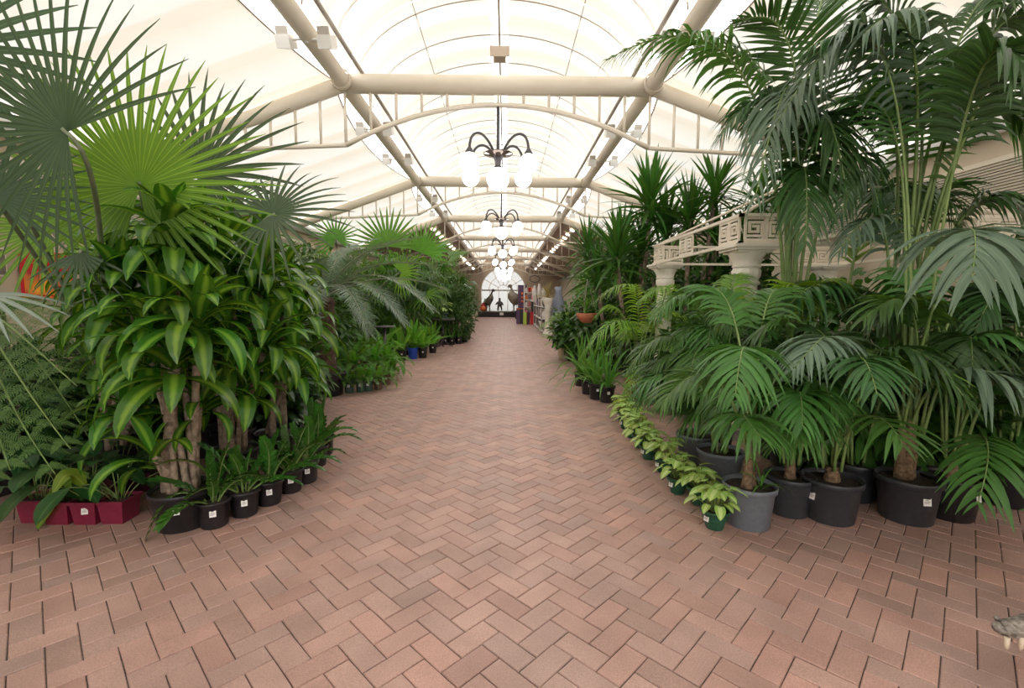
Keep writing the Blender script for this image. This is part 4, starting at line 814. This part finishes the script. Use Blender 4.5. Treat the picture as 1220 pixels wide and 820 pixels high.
# potted ferns row, middle left
for k, (u, v, m, key) in enumerate(((366, 471, 'browns', 'fern'), (382, 471, 'browns', 'fern'), (398, 471, 'browns', 'fern'), (414, 469, 'gpot', 'ferndark'), (428, 468, 'gpot', 'fern'), (437, 467, 'gpot', 'fern'), (449, 465, 'browns', 'fern'), (459, 459, 'browns', 'fern'), (468, 454, 'beige', 'fern'))):
    potted('potted_fern', f'small fern in a {["brown","brown","brown","grey-green","grey-green","grey-green","brown","brown","beige"][k]} pot, {["first","second","third","fourth","fifth","sixth","seventh","eighth","last"][k]} from the left in the row under the cycad', 'plant', G(u, v) + Vector((0, .09, 0)), .085, .20, M[m], key, 14, .8 if k < 3 else .95, 'ferns in small pots under the cycad', -80, part='frond')
for k, (u, v, Y, s_) in enumerate(((375, 452, 8.6, 1), (395, 448, 8.8, 1), (420, 442, 8.8, 1.2), (445, 438, 9.0, 1.2), (462, 440, 9.4, 1.1), (405, 425, 9.8, 1.3), (435, 420, 10, 1.3), (380, 425, 9.6, 1.3), (455, 418, 10.8, 1.4))):
    p = W(u, v, Y); p.z = 0; potted('potted_fern', f'bushy fern in a brown pot behind the front fern row, {["first","second","third","fourth","fifth","sixth","seventh","eighth","last"][k]} of nine', 'plant', p, .12, .36, M['browns'], 'fern', 20, 1.25 * s_, 'bushy ferns behind the front row', part='frond')
# white tag sticks
for k, (u, v) in enumerate(((387, 452), (399, 450), (387, 432), (399, 430))):
    p = W(u, v, 8.2); t = thing('tag_stake', f'clear stake with white tag among the small ferns, {["lower left", "lower right", "upper left", "upper right"][k]} of four', 'plant tag', (p.x, p.y, .2), 'plant tag stakes'); b = MB(); b.box((-.01, -.002, 0), (.01, .002, .30 + .22 * (k > 1))); b.build('stake', M['white'], t, False); b = MB(); b.box((-.022, -.004, .02 + .3 * (k > 1)), (.022, -.002, .08 + .3 * (k > 1))); b.build('tag', M['label'], t, False)
# blue pot and broad ferns further along
potted('potted_nest_fern', 'bright green nest fern in a blue pot on the left aisle edge', 'plant', G(491, 428) + Vector((0, .1, 0)), .14, .30, M['bluep'], 'nest', 20, 1.15, None, None)
for k, (u, v) in enumerate(((503, 427), (478, 430), (515, 421), (482, 415), (467, 425), (500, 412))):
    potted('potted_nest_fern', f'green nest fern in a black pot beside the blue pot, {["nearest right of it","nearest left of it","farthest right of it","behind it","farthest left of it","behind it to the right"][k]}', 'plant', G(u, v) + Vector((0, .1, 0)), .13, .28, M['black'], 'nest', 16, 1.05, 'nest ferns around the blue pot', -80)
for k, (u, v) in enumerate(((530, 411), (538, 411), (546, 410), (553, 408), (557, 405))):
    potted('potted_fern', f'small green plant in a black pot under the weeping fig, {["first","second","third","fourth","fifth"][k]} from the left', 'plant', G(u, v) + Vector((0, .1, 0)), .13, .25, M['black'], 'strap', 10, .75, 'small pots under the weeping fig', -80)
t = thing('plant_stand', 'black iron plant stand with splayed feet among the ferns', 'stand', G(459, 446)); b = MB(); b.tube([(0, 0, 0), (0, 0, 1.0)], .03, 8); b.build('post', M['iron'], t)
for a in (0, 120, 240): b = MB(); b.tube([(0, 0, .12), (.14 * math.cos(R_(a)), .14 * math.sin(R_(a)), .02), (.30 * math.cos(R_(a)), .30 * math.sin(R_(a)), .015)], .014, 6); b.build('foot', M['iron'], t)
b = MB(); b.lathe([(.001, 1.0), (.22, 1.0), (.22, 1.03), (.001, 1.03)], 18); b.build('tray', M['iron'], t)
g = V3(G(528, 413)); t = thing('plant_stand', 'black iron stand carrying a pale green plant before the weeping fig', 'stand', tuple(g)); b = MB(); b.tube([(0, 0, 0), (0, 0, .9)], .025, 8); b.lathe([(.001, .88), (.4, .9), (.42, .97), (.38, .95)], 20); b.build('post', M['iron'], t)
for a in (0, 120, 240): b = MB(); b.tube([(0, 0, .25), (.2 * math.cos(R_(a)), .2 * math.sin(R_(a)), .05), (.34 * math.cos(R_(a)), .34 * math.sin(R_(a)), .01)], .016, 6); b.build('foot', M['iron'], t)
potted('potted_syngonium', 'pale green plant on the black iron stand before the weeping fig', 'plant', (g[0], g[1], .96), .17, .18, M['gpot'], 'syng', 16, 1.8, None)
# ================================================================== RIGHT FOREGROUND
f2 = lambda A, T, m=None, **k: (V3(W(*A)), V3(W(*T)), m, k)
kentia('palm with a brown fibrous trunk in the front grey pot', G(906, 638) + Vector((0, .17, 0)), .175, .30, M['greyp'], [
    f2((888, 402, 3.05), (876, 470, 2.6), None, t0=.5, droop=.7, ang=75, vee=.05),
    f2((868, 490, 2.95), (905, 520, 2.65), None, t0=.5, droop=.7, ang=70),
    f2((845, 440, 3.2), (790, 480, 3.0)), f2((930, 425, 3.3), (985, 470, 3.2)), f2((870, 350, 3.5), (830, 350, 3.7)), f2((905, 360, 3.7), (940, 350, 4.0))],
    trunk=[(-.03, -.02, .22, .036), (.03, .03, .12, .03)], mat='kentia', az=-155)
t = [o for o in COL.objects if o.name.startswith('potted_palm')][0]
rosette(t, (.05, -.06, .27), 'strap', 10, .32)
kentia('palm in the dark grey pot just right of the front grey pot', G(955, 622) + Vector((0, .17, 0)), .17, .29, M['charcoal'], [
    f2((1012, 398, 3.1), (945, 440, 2.8), 'kentia_grey', t0=.42, nl=26, droop=.75, ang=70), f2((960, 440, 3.2), (1005, 500, 2.9)), f2((975, 500, 3.0), (930, 530, 2.8)), f2((950, 380, 3.5), (900, 400, 3.5))], nrand=5, H=(.9, 1.4), Rr=(.5, .8), trunk=[(0, 0, .15, .04)])
kentia('palm in the wide dark pot with a label on its left side', G(1010, 632) + Vector((0, .19, 0)), .195, .31, M['charcoal'], [
    f2((1052, 432, 3.05), (1148, 462, 2.85), 'areca', t0=.45, droop=.5, ang=55), f2((1040, 494, 2.9), (1075, 530, 2.55), 'kentia', t0=.6, nl=12, droop=.45, ang=60, Lf=.36, w=.02), f2((990, 430, 3.3), (960, 500, 3.1))], nrand=5, H=(.8, 1.4), Rr=(.5, .9), trunk=[(0, 0, .12, .05)], az=-165, mat='kentia_dark')
kentia('tall kentia palm in the big dark pot with a white label in front', G(1106, 632) + Vector((0, .19, 0)), .2, .32, M['charcoal'], [
    f2((1130, 440, 3.0), (1225, 462, 2.7), 'kentia_grey', t0=.42, nl=20, Lf=.5, w=.026, droop=.85, ang=72), f2((1097, 355, 3.2), (1030, 380, 3.1), 'kentia', t0=.45, droop=.6),
    f2((1165, 262, 2.75), (1158, 330, 2.3), 'kentia_grey', t0=.55, nl=20, Lf=.62, w=.030, droop=.7, ang=62, vee=.05),
    f2((1050, 20, 4.0), (925, 150, 3.6), 'kentia_grey', t0=.48, nl=30, Lf=.62, w=.024, droop=.8), f2((1165, 40, 3.0), (1230, 110, 2.7), 'kentia_dark', t0=.45, nl=26, Lf=.6, w=.026, droop=.6), f2((1070, 110, 4.3), (960, 175, 4.3), 'kentia', t0=.45, nl=28, Lf=.55)],
    nrand=4, H=(1.2, 2.2), Rr=(.6, 1.0), trunk=[(0, .02, .45, .035), (.05, .04, .3, .03), (-.05, .03, .4, .03)], az=-95)
kentia('palm in a black pot at the right end of the front row', G(1158, 628) + Vector((0, .19, 0)), .19, .31, M['black'], [
    f2((1190, 520, 2.95), (1165, 600, 2.6), 'kentia', t0=.55, nl=14), f2((1200, 430, 3.1), (1250, 500, 2.9))], nrand=6, H=(1.3, 1.8), Rr=(.4, .8), trunk=[(0, 0, .2, .04)], drop=(.1, .35), az=-70, mat='kentia_dark')
kentia('palm in a dark pot tucked behind the wide dark pot', G(1052, 612) + Vector((0, .3, 0)), .17, .3, M['charcoal'], [f2((1070, 420, 3.7), (1110, 470, 3.5)), f2((1030, 430, 3.7), (980, 480, 3.6))], nrand=7, H=(.9, 1.6), Rr=(.5, .9), az=-60, mat='kentia_dark')
kentia('palm in a black pot at the right picture edge', G(1212, 612) + Vector((.1, .2, 0)), .19, .31, M['black'], [f2((1205, 330, 3.4), (1160, 400, 3.2), 'kentia_dark')], nrand=8, H=(1.0, 2.0), Rr=(.5, .9), mat='kentia_dark')
# tall stemmed kentias behind
STEM = dict(t0=.50, nl=30, Lf=.58, w=.022, droop=.7, ang=62)
def tallk(label, base, tops, mat='kentia', extra=0, H=(2.2, 3.2)):
    t = kentia(label, base, .22, .36, M['black'], tops, extra, H, (.8, 1.4), mat, None, [(0, 0, .5, .045), (.08, .05, .4, .04), (-.07, .05, .45, .04)], kw=dict(nl=30, Lf=.58, w=.022, droop=.7, rach=.013, rmat=M['stem']), group='tall palms on the right', name='tall_palm')
tallk('tall kentia palm rising over the gazebo with an arching frond to the aisle', G(955, 560) + Vector((0, .35, 0)), [
    f2((905, 60, 4.3), (722, 72, 4.2), 'kentia', nl=40, t0=.42, droop=.75), f2((955, 60, 4.2), (900, 235, 3.7), 'kentia_grey', droop=.9), f2((975, 20, 4.6), (985, 2, 5.0), 'kentia_dark', ang=80, droop=.3, nl=34, Lf=.7, t0=.35), f2((940, 110, 4.5), (860, 160, 4.3), 'kentia_dark'), f2((985, 120, 4.5), (1020, 220, 4.2), 'kentia_dark'), f2((960, 170, 4.4), (960, 290, 3.9), 'kentia_dark', nl=34), f2((930, 90, 4.8), (820, 60, 5.1), 'kentia_dark'), f2((965, 60, 4.4), (885, 25, 4.3), 'kentia_dark', ang=80, droop=.15, nl=34, Lf=.65, t0=.35), f2((970, 100, 4.3), (1010, 240, 3.9), 'kentia_dark', nl=34, Lf=.6), f2((950, 120, 4.6), (895, 170, 4.6), 'kentia_dark', nl=32), f2((1010, 160, 4.6), (1050, 260, 4.3), 'kentia_dark', nl=32)])
tallk('tall kentia palm with thick reddish stems at the right', G(1120, 585) + Vector((0, .5, 0)), [
    f2((1085, 60, 4.0), (960, 60, 3.8), 'kentia_dark', nl=34), f2((1140, 70, 4.0), (1240, 120, 3.8), 'kentia_dark', droop=.4), f2((1150, 20, 4.2), (1190, 8, 4.4), 'kentia_dark'), f2((1120, 110, 4.2), (1040, 150, 4.1), 'kentia', ang=80, droop=.25), f2((1170, 90, 4.2), (1230, 200, 4.0), 'kentia'), f2((1060, 250, 4.2), (1000, 300, 4.0), 'kentia_grey', nl=24, Lf=.45), f2((1080, 30, 4.2), (1035, 8, 4.4), 'kentia_dark'), f2((1190, 60, 3.6), (1235, 90, 3.3), 'kentia_dark', nl=34, Lf=.7, w=.028, droop=.55), f2((1180, 20, 3.9), (1240, 40, 3.7), 'kentia_dark', nl=34, Lf=.7, ang=75), f2((1110, 40, 3.8), (1030, 40, 3.5), 'kentia_grey', nl=32, Lf=.65, w=.026, droop=.9), f2((1150, 130, 4.0), (1225, 150, 3.9), 'kentia', ang=80, droop=.2, nl=32), f2((1080, 130, 4.4), (1010, 120, 4.4), 'kentia', ang=80, droop=.2, nl=32), f2((1160, 230, 4.0), (1220, 260, 3.7), 'kentia_dark')])
tallk('dark tall palm close to the right wall under the louvres', Vector((4.75, 5.1, 0)), [f2((1040, 190, 5.2), (1000, 260, 4.9), 'kentia_dark'), f2((1090, 210, 5.0), (1150, 270, 4.7), 'kentia_dark'), f2((1020, 210, 5.4), (960, 250, 5.4), 'kentia_dark'), f2((1050, 200, 4.9), (1075, 290, 4.3), 'kentia_dark', nl=34)], 'kentia_dark', 3, (1.6, 2.4))
tallk('dark bushy palm inside the gazebo frame', Vector((3.6, 4.7, 0)), [f2((985, 330, 4.6), (940, 370, 4.3), 'kentia_dark'), f2((1030, 340, 4.6), (1070, 390, 4.3), 'kentia_dark'), f2((1000, 280, 4.8), (1110, 295, 4.6), 'areca', droop=.2)], 'kentia_dark', 6, (1.2, 1.9))
# mid right palms around the columns
def areca(label, base, fr, nrand, H, Rr, mat='areca', potm='terra', kw=None): kentia(label, base, .19, .3, M[potm], fr, nrand, H, Rr, mat, None, None, None, 'bushy palms by the columns', 'bushy_palm', kw or dict(nl=30, Lf=.38, w=.015, droop=.65), (.1, .35))
areca('yellow-green bushy palm in a terracotta pot by the nearer column', G(744, 476) + Vector((.25, .2, 0)), [
    f2((750, 372, 6.4), (690, 428, 6.3), 'areca', nl=34, t0=.3), f2((775, 335, 6.6), (705, 362, 6.5), 'areca', nl=34, t0=.3), f2((820, 340, 6.3), (760, 360, 6.1), 'areca', nl=34), f2((770, 440, 6.2), (745, 470, 6.0), 'areca', nl=20, Lf=.3), f2((800, 400, 6.2), (840, 450, 5.9), 'areca')], 5, (1.1, 1.7), (.6, 1.0))
areca('bushy green palm in front of the nearer column', Vector((2.15, 4.7, 0)), [f2((830, 345, 4.6), (780, 380, 4.3), 'kentia'), f2((860, 350, 4.6), (900, 390, 4.3), 'kentia'), f2((800, 390, 4.5), (750, 440, 4.4), 'kentia'), f2((820, 420, 4.4), (785, 450, 4.4), 'kentia'), f2((850, 375, 4.4), (840, 440, 4.0), 'kentia'), f2((870, 345, 4.9), (880, 330, 5.4), 'areca')], 8, (.9, 1.6), (.5, .9), 'kentia', 'charcoal')
areca('bushy palm in a grey pot left of the front grey pot', G(868, 585) + Vector((0, .18, 0)), [f2((830, 450, 3.7), (790, 480, 3.8), 'kentia'), f2((870, 440, 3.8), (850, 500, 3.4), 'kentia'), f2((845, 480, 3.6), (815, 505, 3.7), 'kentia')], 6, (.9, 1.3), (.3, .55), 'kentia', 'greyp')
areca('bushy palm in a grey pot behind the row of green pots', G(838, 560) + Vector((0, .18, 0)), [f2((800, 440, 4.2), (755, 470, 4.2), 'kentia'), f2((840, 400, 4.3), (815, 470, 3.9), 'kentia'), f2((795, 450, 4.2), (760, 480, 4.2), 'kentia')], 6, (1.0, 1.4), (.35, .6), 'kentia', 'greyp')
areca('bright bushy palm beside the gazebo above the grey pots', Vector((2.75, 4.4, 0)), [f2((925, 330, 4.3), (975, 370, 4.0), 'areca'), f2((905, 345, 4.3), (860, 390, 4.1), 'areca'), f2((950, 350, 4.2), (1010, 340, 4.1), 'areca')], 7, (1.0, 1.6), (.5, .9), 'kentia', 'charcoal')
# light green syngoniums in green pots
for k, (u, v, r) in enumerate(((858, 636, .095), (838, 606, .09), (812, 592, .09), (795, 566, .1), (776, 550, .095), (766, 536, .095), (756, 524, .095), (748, 513, .095), (744, 503, .09))):
    od = ['nearest', 'second', 'third', 'fourth', 'fifth', 'sixth', 'seventh', 'eighth', 'farthest'][k]
    potted('potted_syngonium', f'pale arrowhead plant in small green pot, {od} of the right aisle row', 'plant', G(u, v) + Vector((0, .09, 0)), r, .135, M['greenp'], 'syng', 32, .92 if k < 5 else 1.05, 'arrowhead plants in green pots', -155, taper=.62)
# strap-leaved plants in black pots
for k, (u, v) in enumerate(((725, 481), (712, 477), (702, 471), (693, 461))):
    potted('potted_lily', f'strap-leaved green plant in a black pot, {["nearest","second","third","farthest"][k]} of four before the columns', 'plant', G(u, v) + Vector((0, .12, 0)), .125, .26, M['black'], 'strap', 24, 1.05, 'strap-leaved plants in black pots', -90)
# beige and charcoal pots further along
potted('potted_fern', 'light green fern in a beige pot beside the right aisle edge', 'plant', G(672, 429) + Vector((0, .12, 0)), .17, .34, M['beige'], 'nest', 26, 1.2, None)
for k, (u, v) in enumerate(((684, 431), (693, 434))): shrub('potted_bush', ['broad-leaved bush in the left of two charcoal pots', 'broad-leaved bush in the right of two charcoal pots'][k], G(u, v) + Vector((0, .2, .32)), (.55, .5, .55), 700, .2, .045, 'bush', .5)
for o in [o for o in COL.objects if o.name.startswith('potted_bush')]: o.location.z = 0; [setattr(c, 'location', Vector((0, 0, .3))) for c in o.children]; pot(o, .2, .34, M['charcoal'], label_az=-90)
areca('bright yellow-green palm beyond the beige pot', G(665, 412) + Vector((.6, 1.0, 0)), [f2((660, 380, 15), (640, 395, 15), 'areca')], 12, (1.0, 1.7), (.5, 1.0), 'areca', 'charcoal', dict(nl=24, Lf=.34, w=.016))
b0 = V3(W(699, 378, 9.8)); t = thing('hanging_bowl', 'terracotta bowl hanging in the bushes on the right', 'planter', (b0[0], b0[1], b0[2] - .12)); b = MB(); b.lathe([(.001, 0), (.1, .01), (.2, .12), (.22, .2), (.2, .2), (.17, .12)], 22); b.build('bowl', M['terra'], t); b = MB(); b.lathe([(.001, .18), (.2, .17)], 18); b.build('soil', M['soil'], t)
for a in (0, 120, 240): b = MB(); b.tube([(.2 * math.cos(R_(a)), .2 * math.sin(R_(a)), .2), (0, 0, .9)], .006, 4); b.build('hanger', M['wire'], t)
rosette(t, (0, 0, .18), 'fern', 14, .8, 'frond')
for x, y, rad, n, L, w, m, cz, lb in ((2.5, 11.2, (.8, .8, .85), 1500, .22, .04, 'bush', .95, 'broad-leaved bush between beige pot and gazebo'), (2.9, 13.0, (.9, 1.0, 1.3), 2000, .24, .04, 'bush_light', 1.35, 'light green tall bush beyond the gazebo'), (3.1, 9.6, (.8, .7, 1.0), 1500, .24, .045, 'bush', 1.0, 'dark bush behind the strap-leaved plants'),
                              (3.6, 16.0, (1.1, 1.4, 1.0), 1900, .3, .03, 'bush_grey', 2.5, 'airy pale tree over the right aisle'), (4.5, 12.5, (1.1, 1.3, 1.3), 2200, .28, .045, 'bush', 1.6, 'dark tree by the right wall beyond the yuccas'), (3.9, 19.5, (.9, 1.2, 1.1), 1500, .24, .04, 'bush', 1.1, 'dark bush before the nearest display rack'), (4.7, 17.5, (1.0, 1.5, 1.1), 1500, .26, .035, 'bush_grey', 2.2, 'pale airy tree by the right wall'),
                              (4.4, 9.4, (1.0, .8, 1.2), 2200, .28, .05, 'bush', 1.3, 'dark tree behind the gazebo'), (4.95, 7.0, (.7, 1.0, .9), 1200, .26, .05, 'bush', .9, 'dark bush inside the right of the gazebo'), (3.9, 6.9, (.8, .8, .7), 1200, .26, .05, 'bush', .7, 'dark bush under the middle of the gazebo'), (4.5, 4.0, (.8, .6, .8), 900, .28, .05, 'bush', .75, 'dark bush behind the right end of the front row'), (3.5, 3.95, (.8, .4, .6), 900, .26, .045, 'bush', .55, 'dark bush hidden behind the front pots'), (2.75, 6.6, (.5, .5, .7), 900, .22, .04, 'bush', .7, 'dark bush between the two left gazebo columns')):
    shrub('bushy_tree' if cz > 1.25 else 'bush', lb, (x, y, 0), rad, n, L, w, m, cz)
# yuccas behind the gazebo
yucca('tall yucca with two spiky heads left of the gazebo roof', Vector((2.6, 9.5, 0)), [(W(775, 245, 9.4), 60, 1.65), (W(735, 305, 9.2), 54, 1.5), (W(795, 275, 9.5), 50, 1.45), (W(765, 300, 9.6), 50, 1.4)])
yucca('tall yucca with bright upright head over the gazebo frieze', Vector((3.5, 9.0, 0)), [(W(852, 232, 8.9), 60, 1.3), (W(822, 262, 9.0), 50, 1.4), (W(855, 285, 9.1), 50, 1.3)])
yucca('tall yucca right of the brightest head behind the hip rods', Vector((4.5, 9.0, 0)), [(W(905, 240, 8.9), 56, 1.2), (W(928, 258, 9.0), 50, 1.15), (W(890, 290, 9.1), 46, 1.2)])
yucca('yucca with spiky heads low beside the farther column', Vector((2.4, 10.6, 0)), [(W(740, 300, 10.4), 54, 1.5), (W(712, 330, 10.4), 50, 1.4), (W(755, 340, 10.3), 46, 1.4), (W(700, 300, 10.8), 44, 1.3)])
# urn with straw grass and tall urn
t = thing('grass_urn', 'pale stone urn on a pedestal with straw-coloured grass', 'planter', (1.85, 20.6, 0)); b = MB(); b.box((-.2, -.2, 0), (.2, .2, .2)); b.lathe([(.16, .2), (.12, .35), (.12, 1.1), (.17, 1.2), (.1, 1.26), (.2, 1.5), (.26, 1.7), (.24, 1.7), (.18, 1.5)], 20); b.build('urn', M['stone'], t); rosette(t, (0, 0, 1.62), 'dry', 60, 1.0, 'blade')
vase('tall_urn', 'tall grey-blue urn beside the straw grass', 2.38, 21.2, 0, .28, 2.2, pm('blue_grey_glaze', (.22, .25, .33), rough=.4), None, 0)
# ---- crocodile carving at the lower right corner
h0 = W(1180, 748, 1.80); t = thing('crocodile_carving', 'mottled wooden crocodile carving with ivory teeth entering at the lower right corner', 'sculpture', (h0.x + .9, 1.8, 0))
P = [(.55, 0, .16), (.25, 0, .20), (-.15, 0, .26), (-.45, 0, h0.z + .01), (-.62, 0, h0.z + .02), (-.74, 0, h0.z + .0), (-.84, 0, h0.z - .005), (-.89, 0, h0.z + .005), (.9, .05, .10), (1.3, .15, .04)]
E = [(0, 1), (1, 2), (2, 3), (3, 4), (4, 5), (5, 6), (6, 7), (0, 8), (8, 9)]; rd = [.13, .15, .12, .085, .075, .05, .036, .022, .08, .015]
for k, (x, s) in enumerate(((.45, 1), (.45, -1), (-.1, 1), (-.1, -1))): n0 = len(P); P += [(x, .16 * s, .15), (x - .05, .20 * s, .03)]; E += [(0 if x > 0 else 2, n0), (n0, n0 + 1)]; rd += [.05, .035]
skin('body', P, E, rd, M['croc'], t)
for x, s, l in ((-.86, -1, .045), (-.80, -1, .05), (-.72, -1, .055), (-.64, -1, .05), (-.78, 1, .05), (-.68, 1, .05)): b = MB(); b.tube([(x, .030 * s, h0.z - .02), (x - .004, .034 * s, h0.z - .04 - l * .4), (x - .002, .034 * s, h0.z - .03 - l)], [.011, .009, .002], 7); b.build('tooth', M['tooth'], t)
for s in (-1, 1): b = MB(); b.sphere((-.66, .05 * s, h0.z + .065), .02, 10); b.build('eye', M['eye'], t)
for x in (-.86,):
    for s in (-1, 1): b = MB(); b.sphere((x, .014 * s, h0.z + .03), .012, 8); b.build('nostril', M['croc'], t)
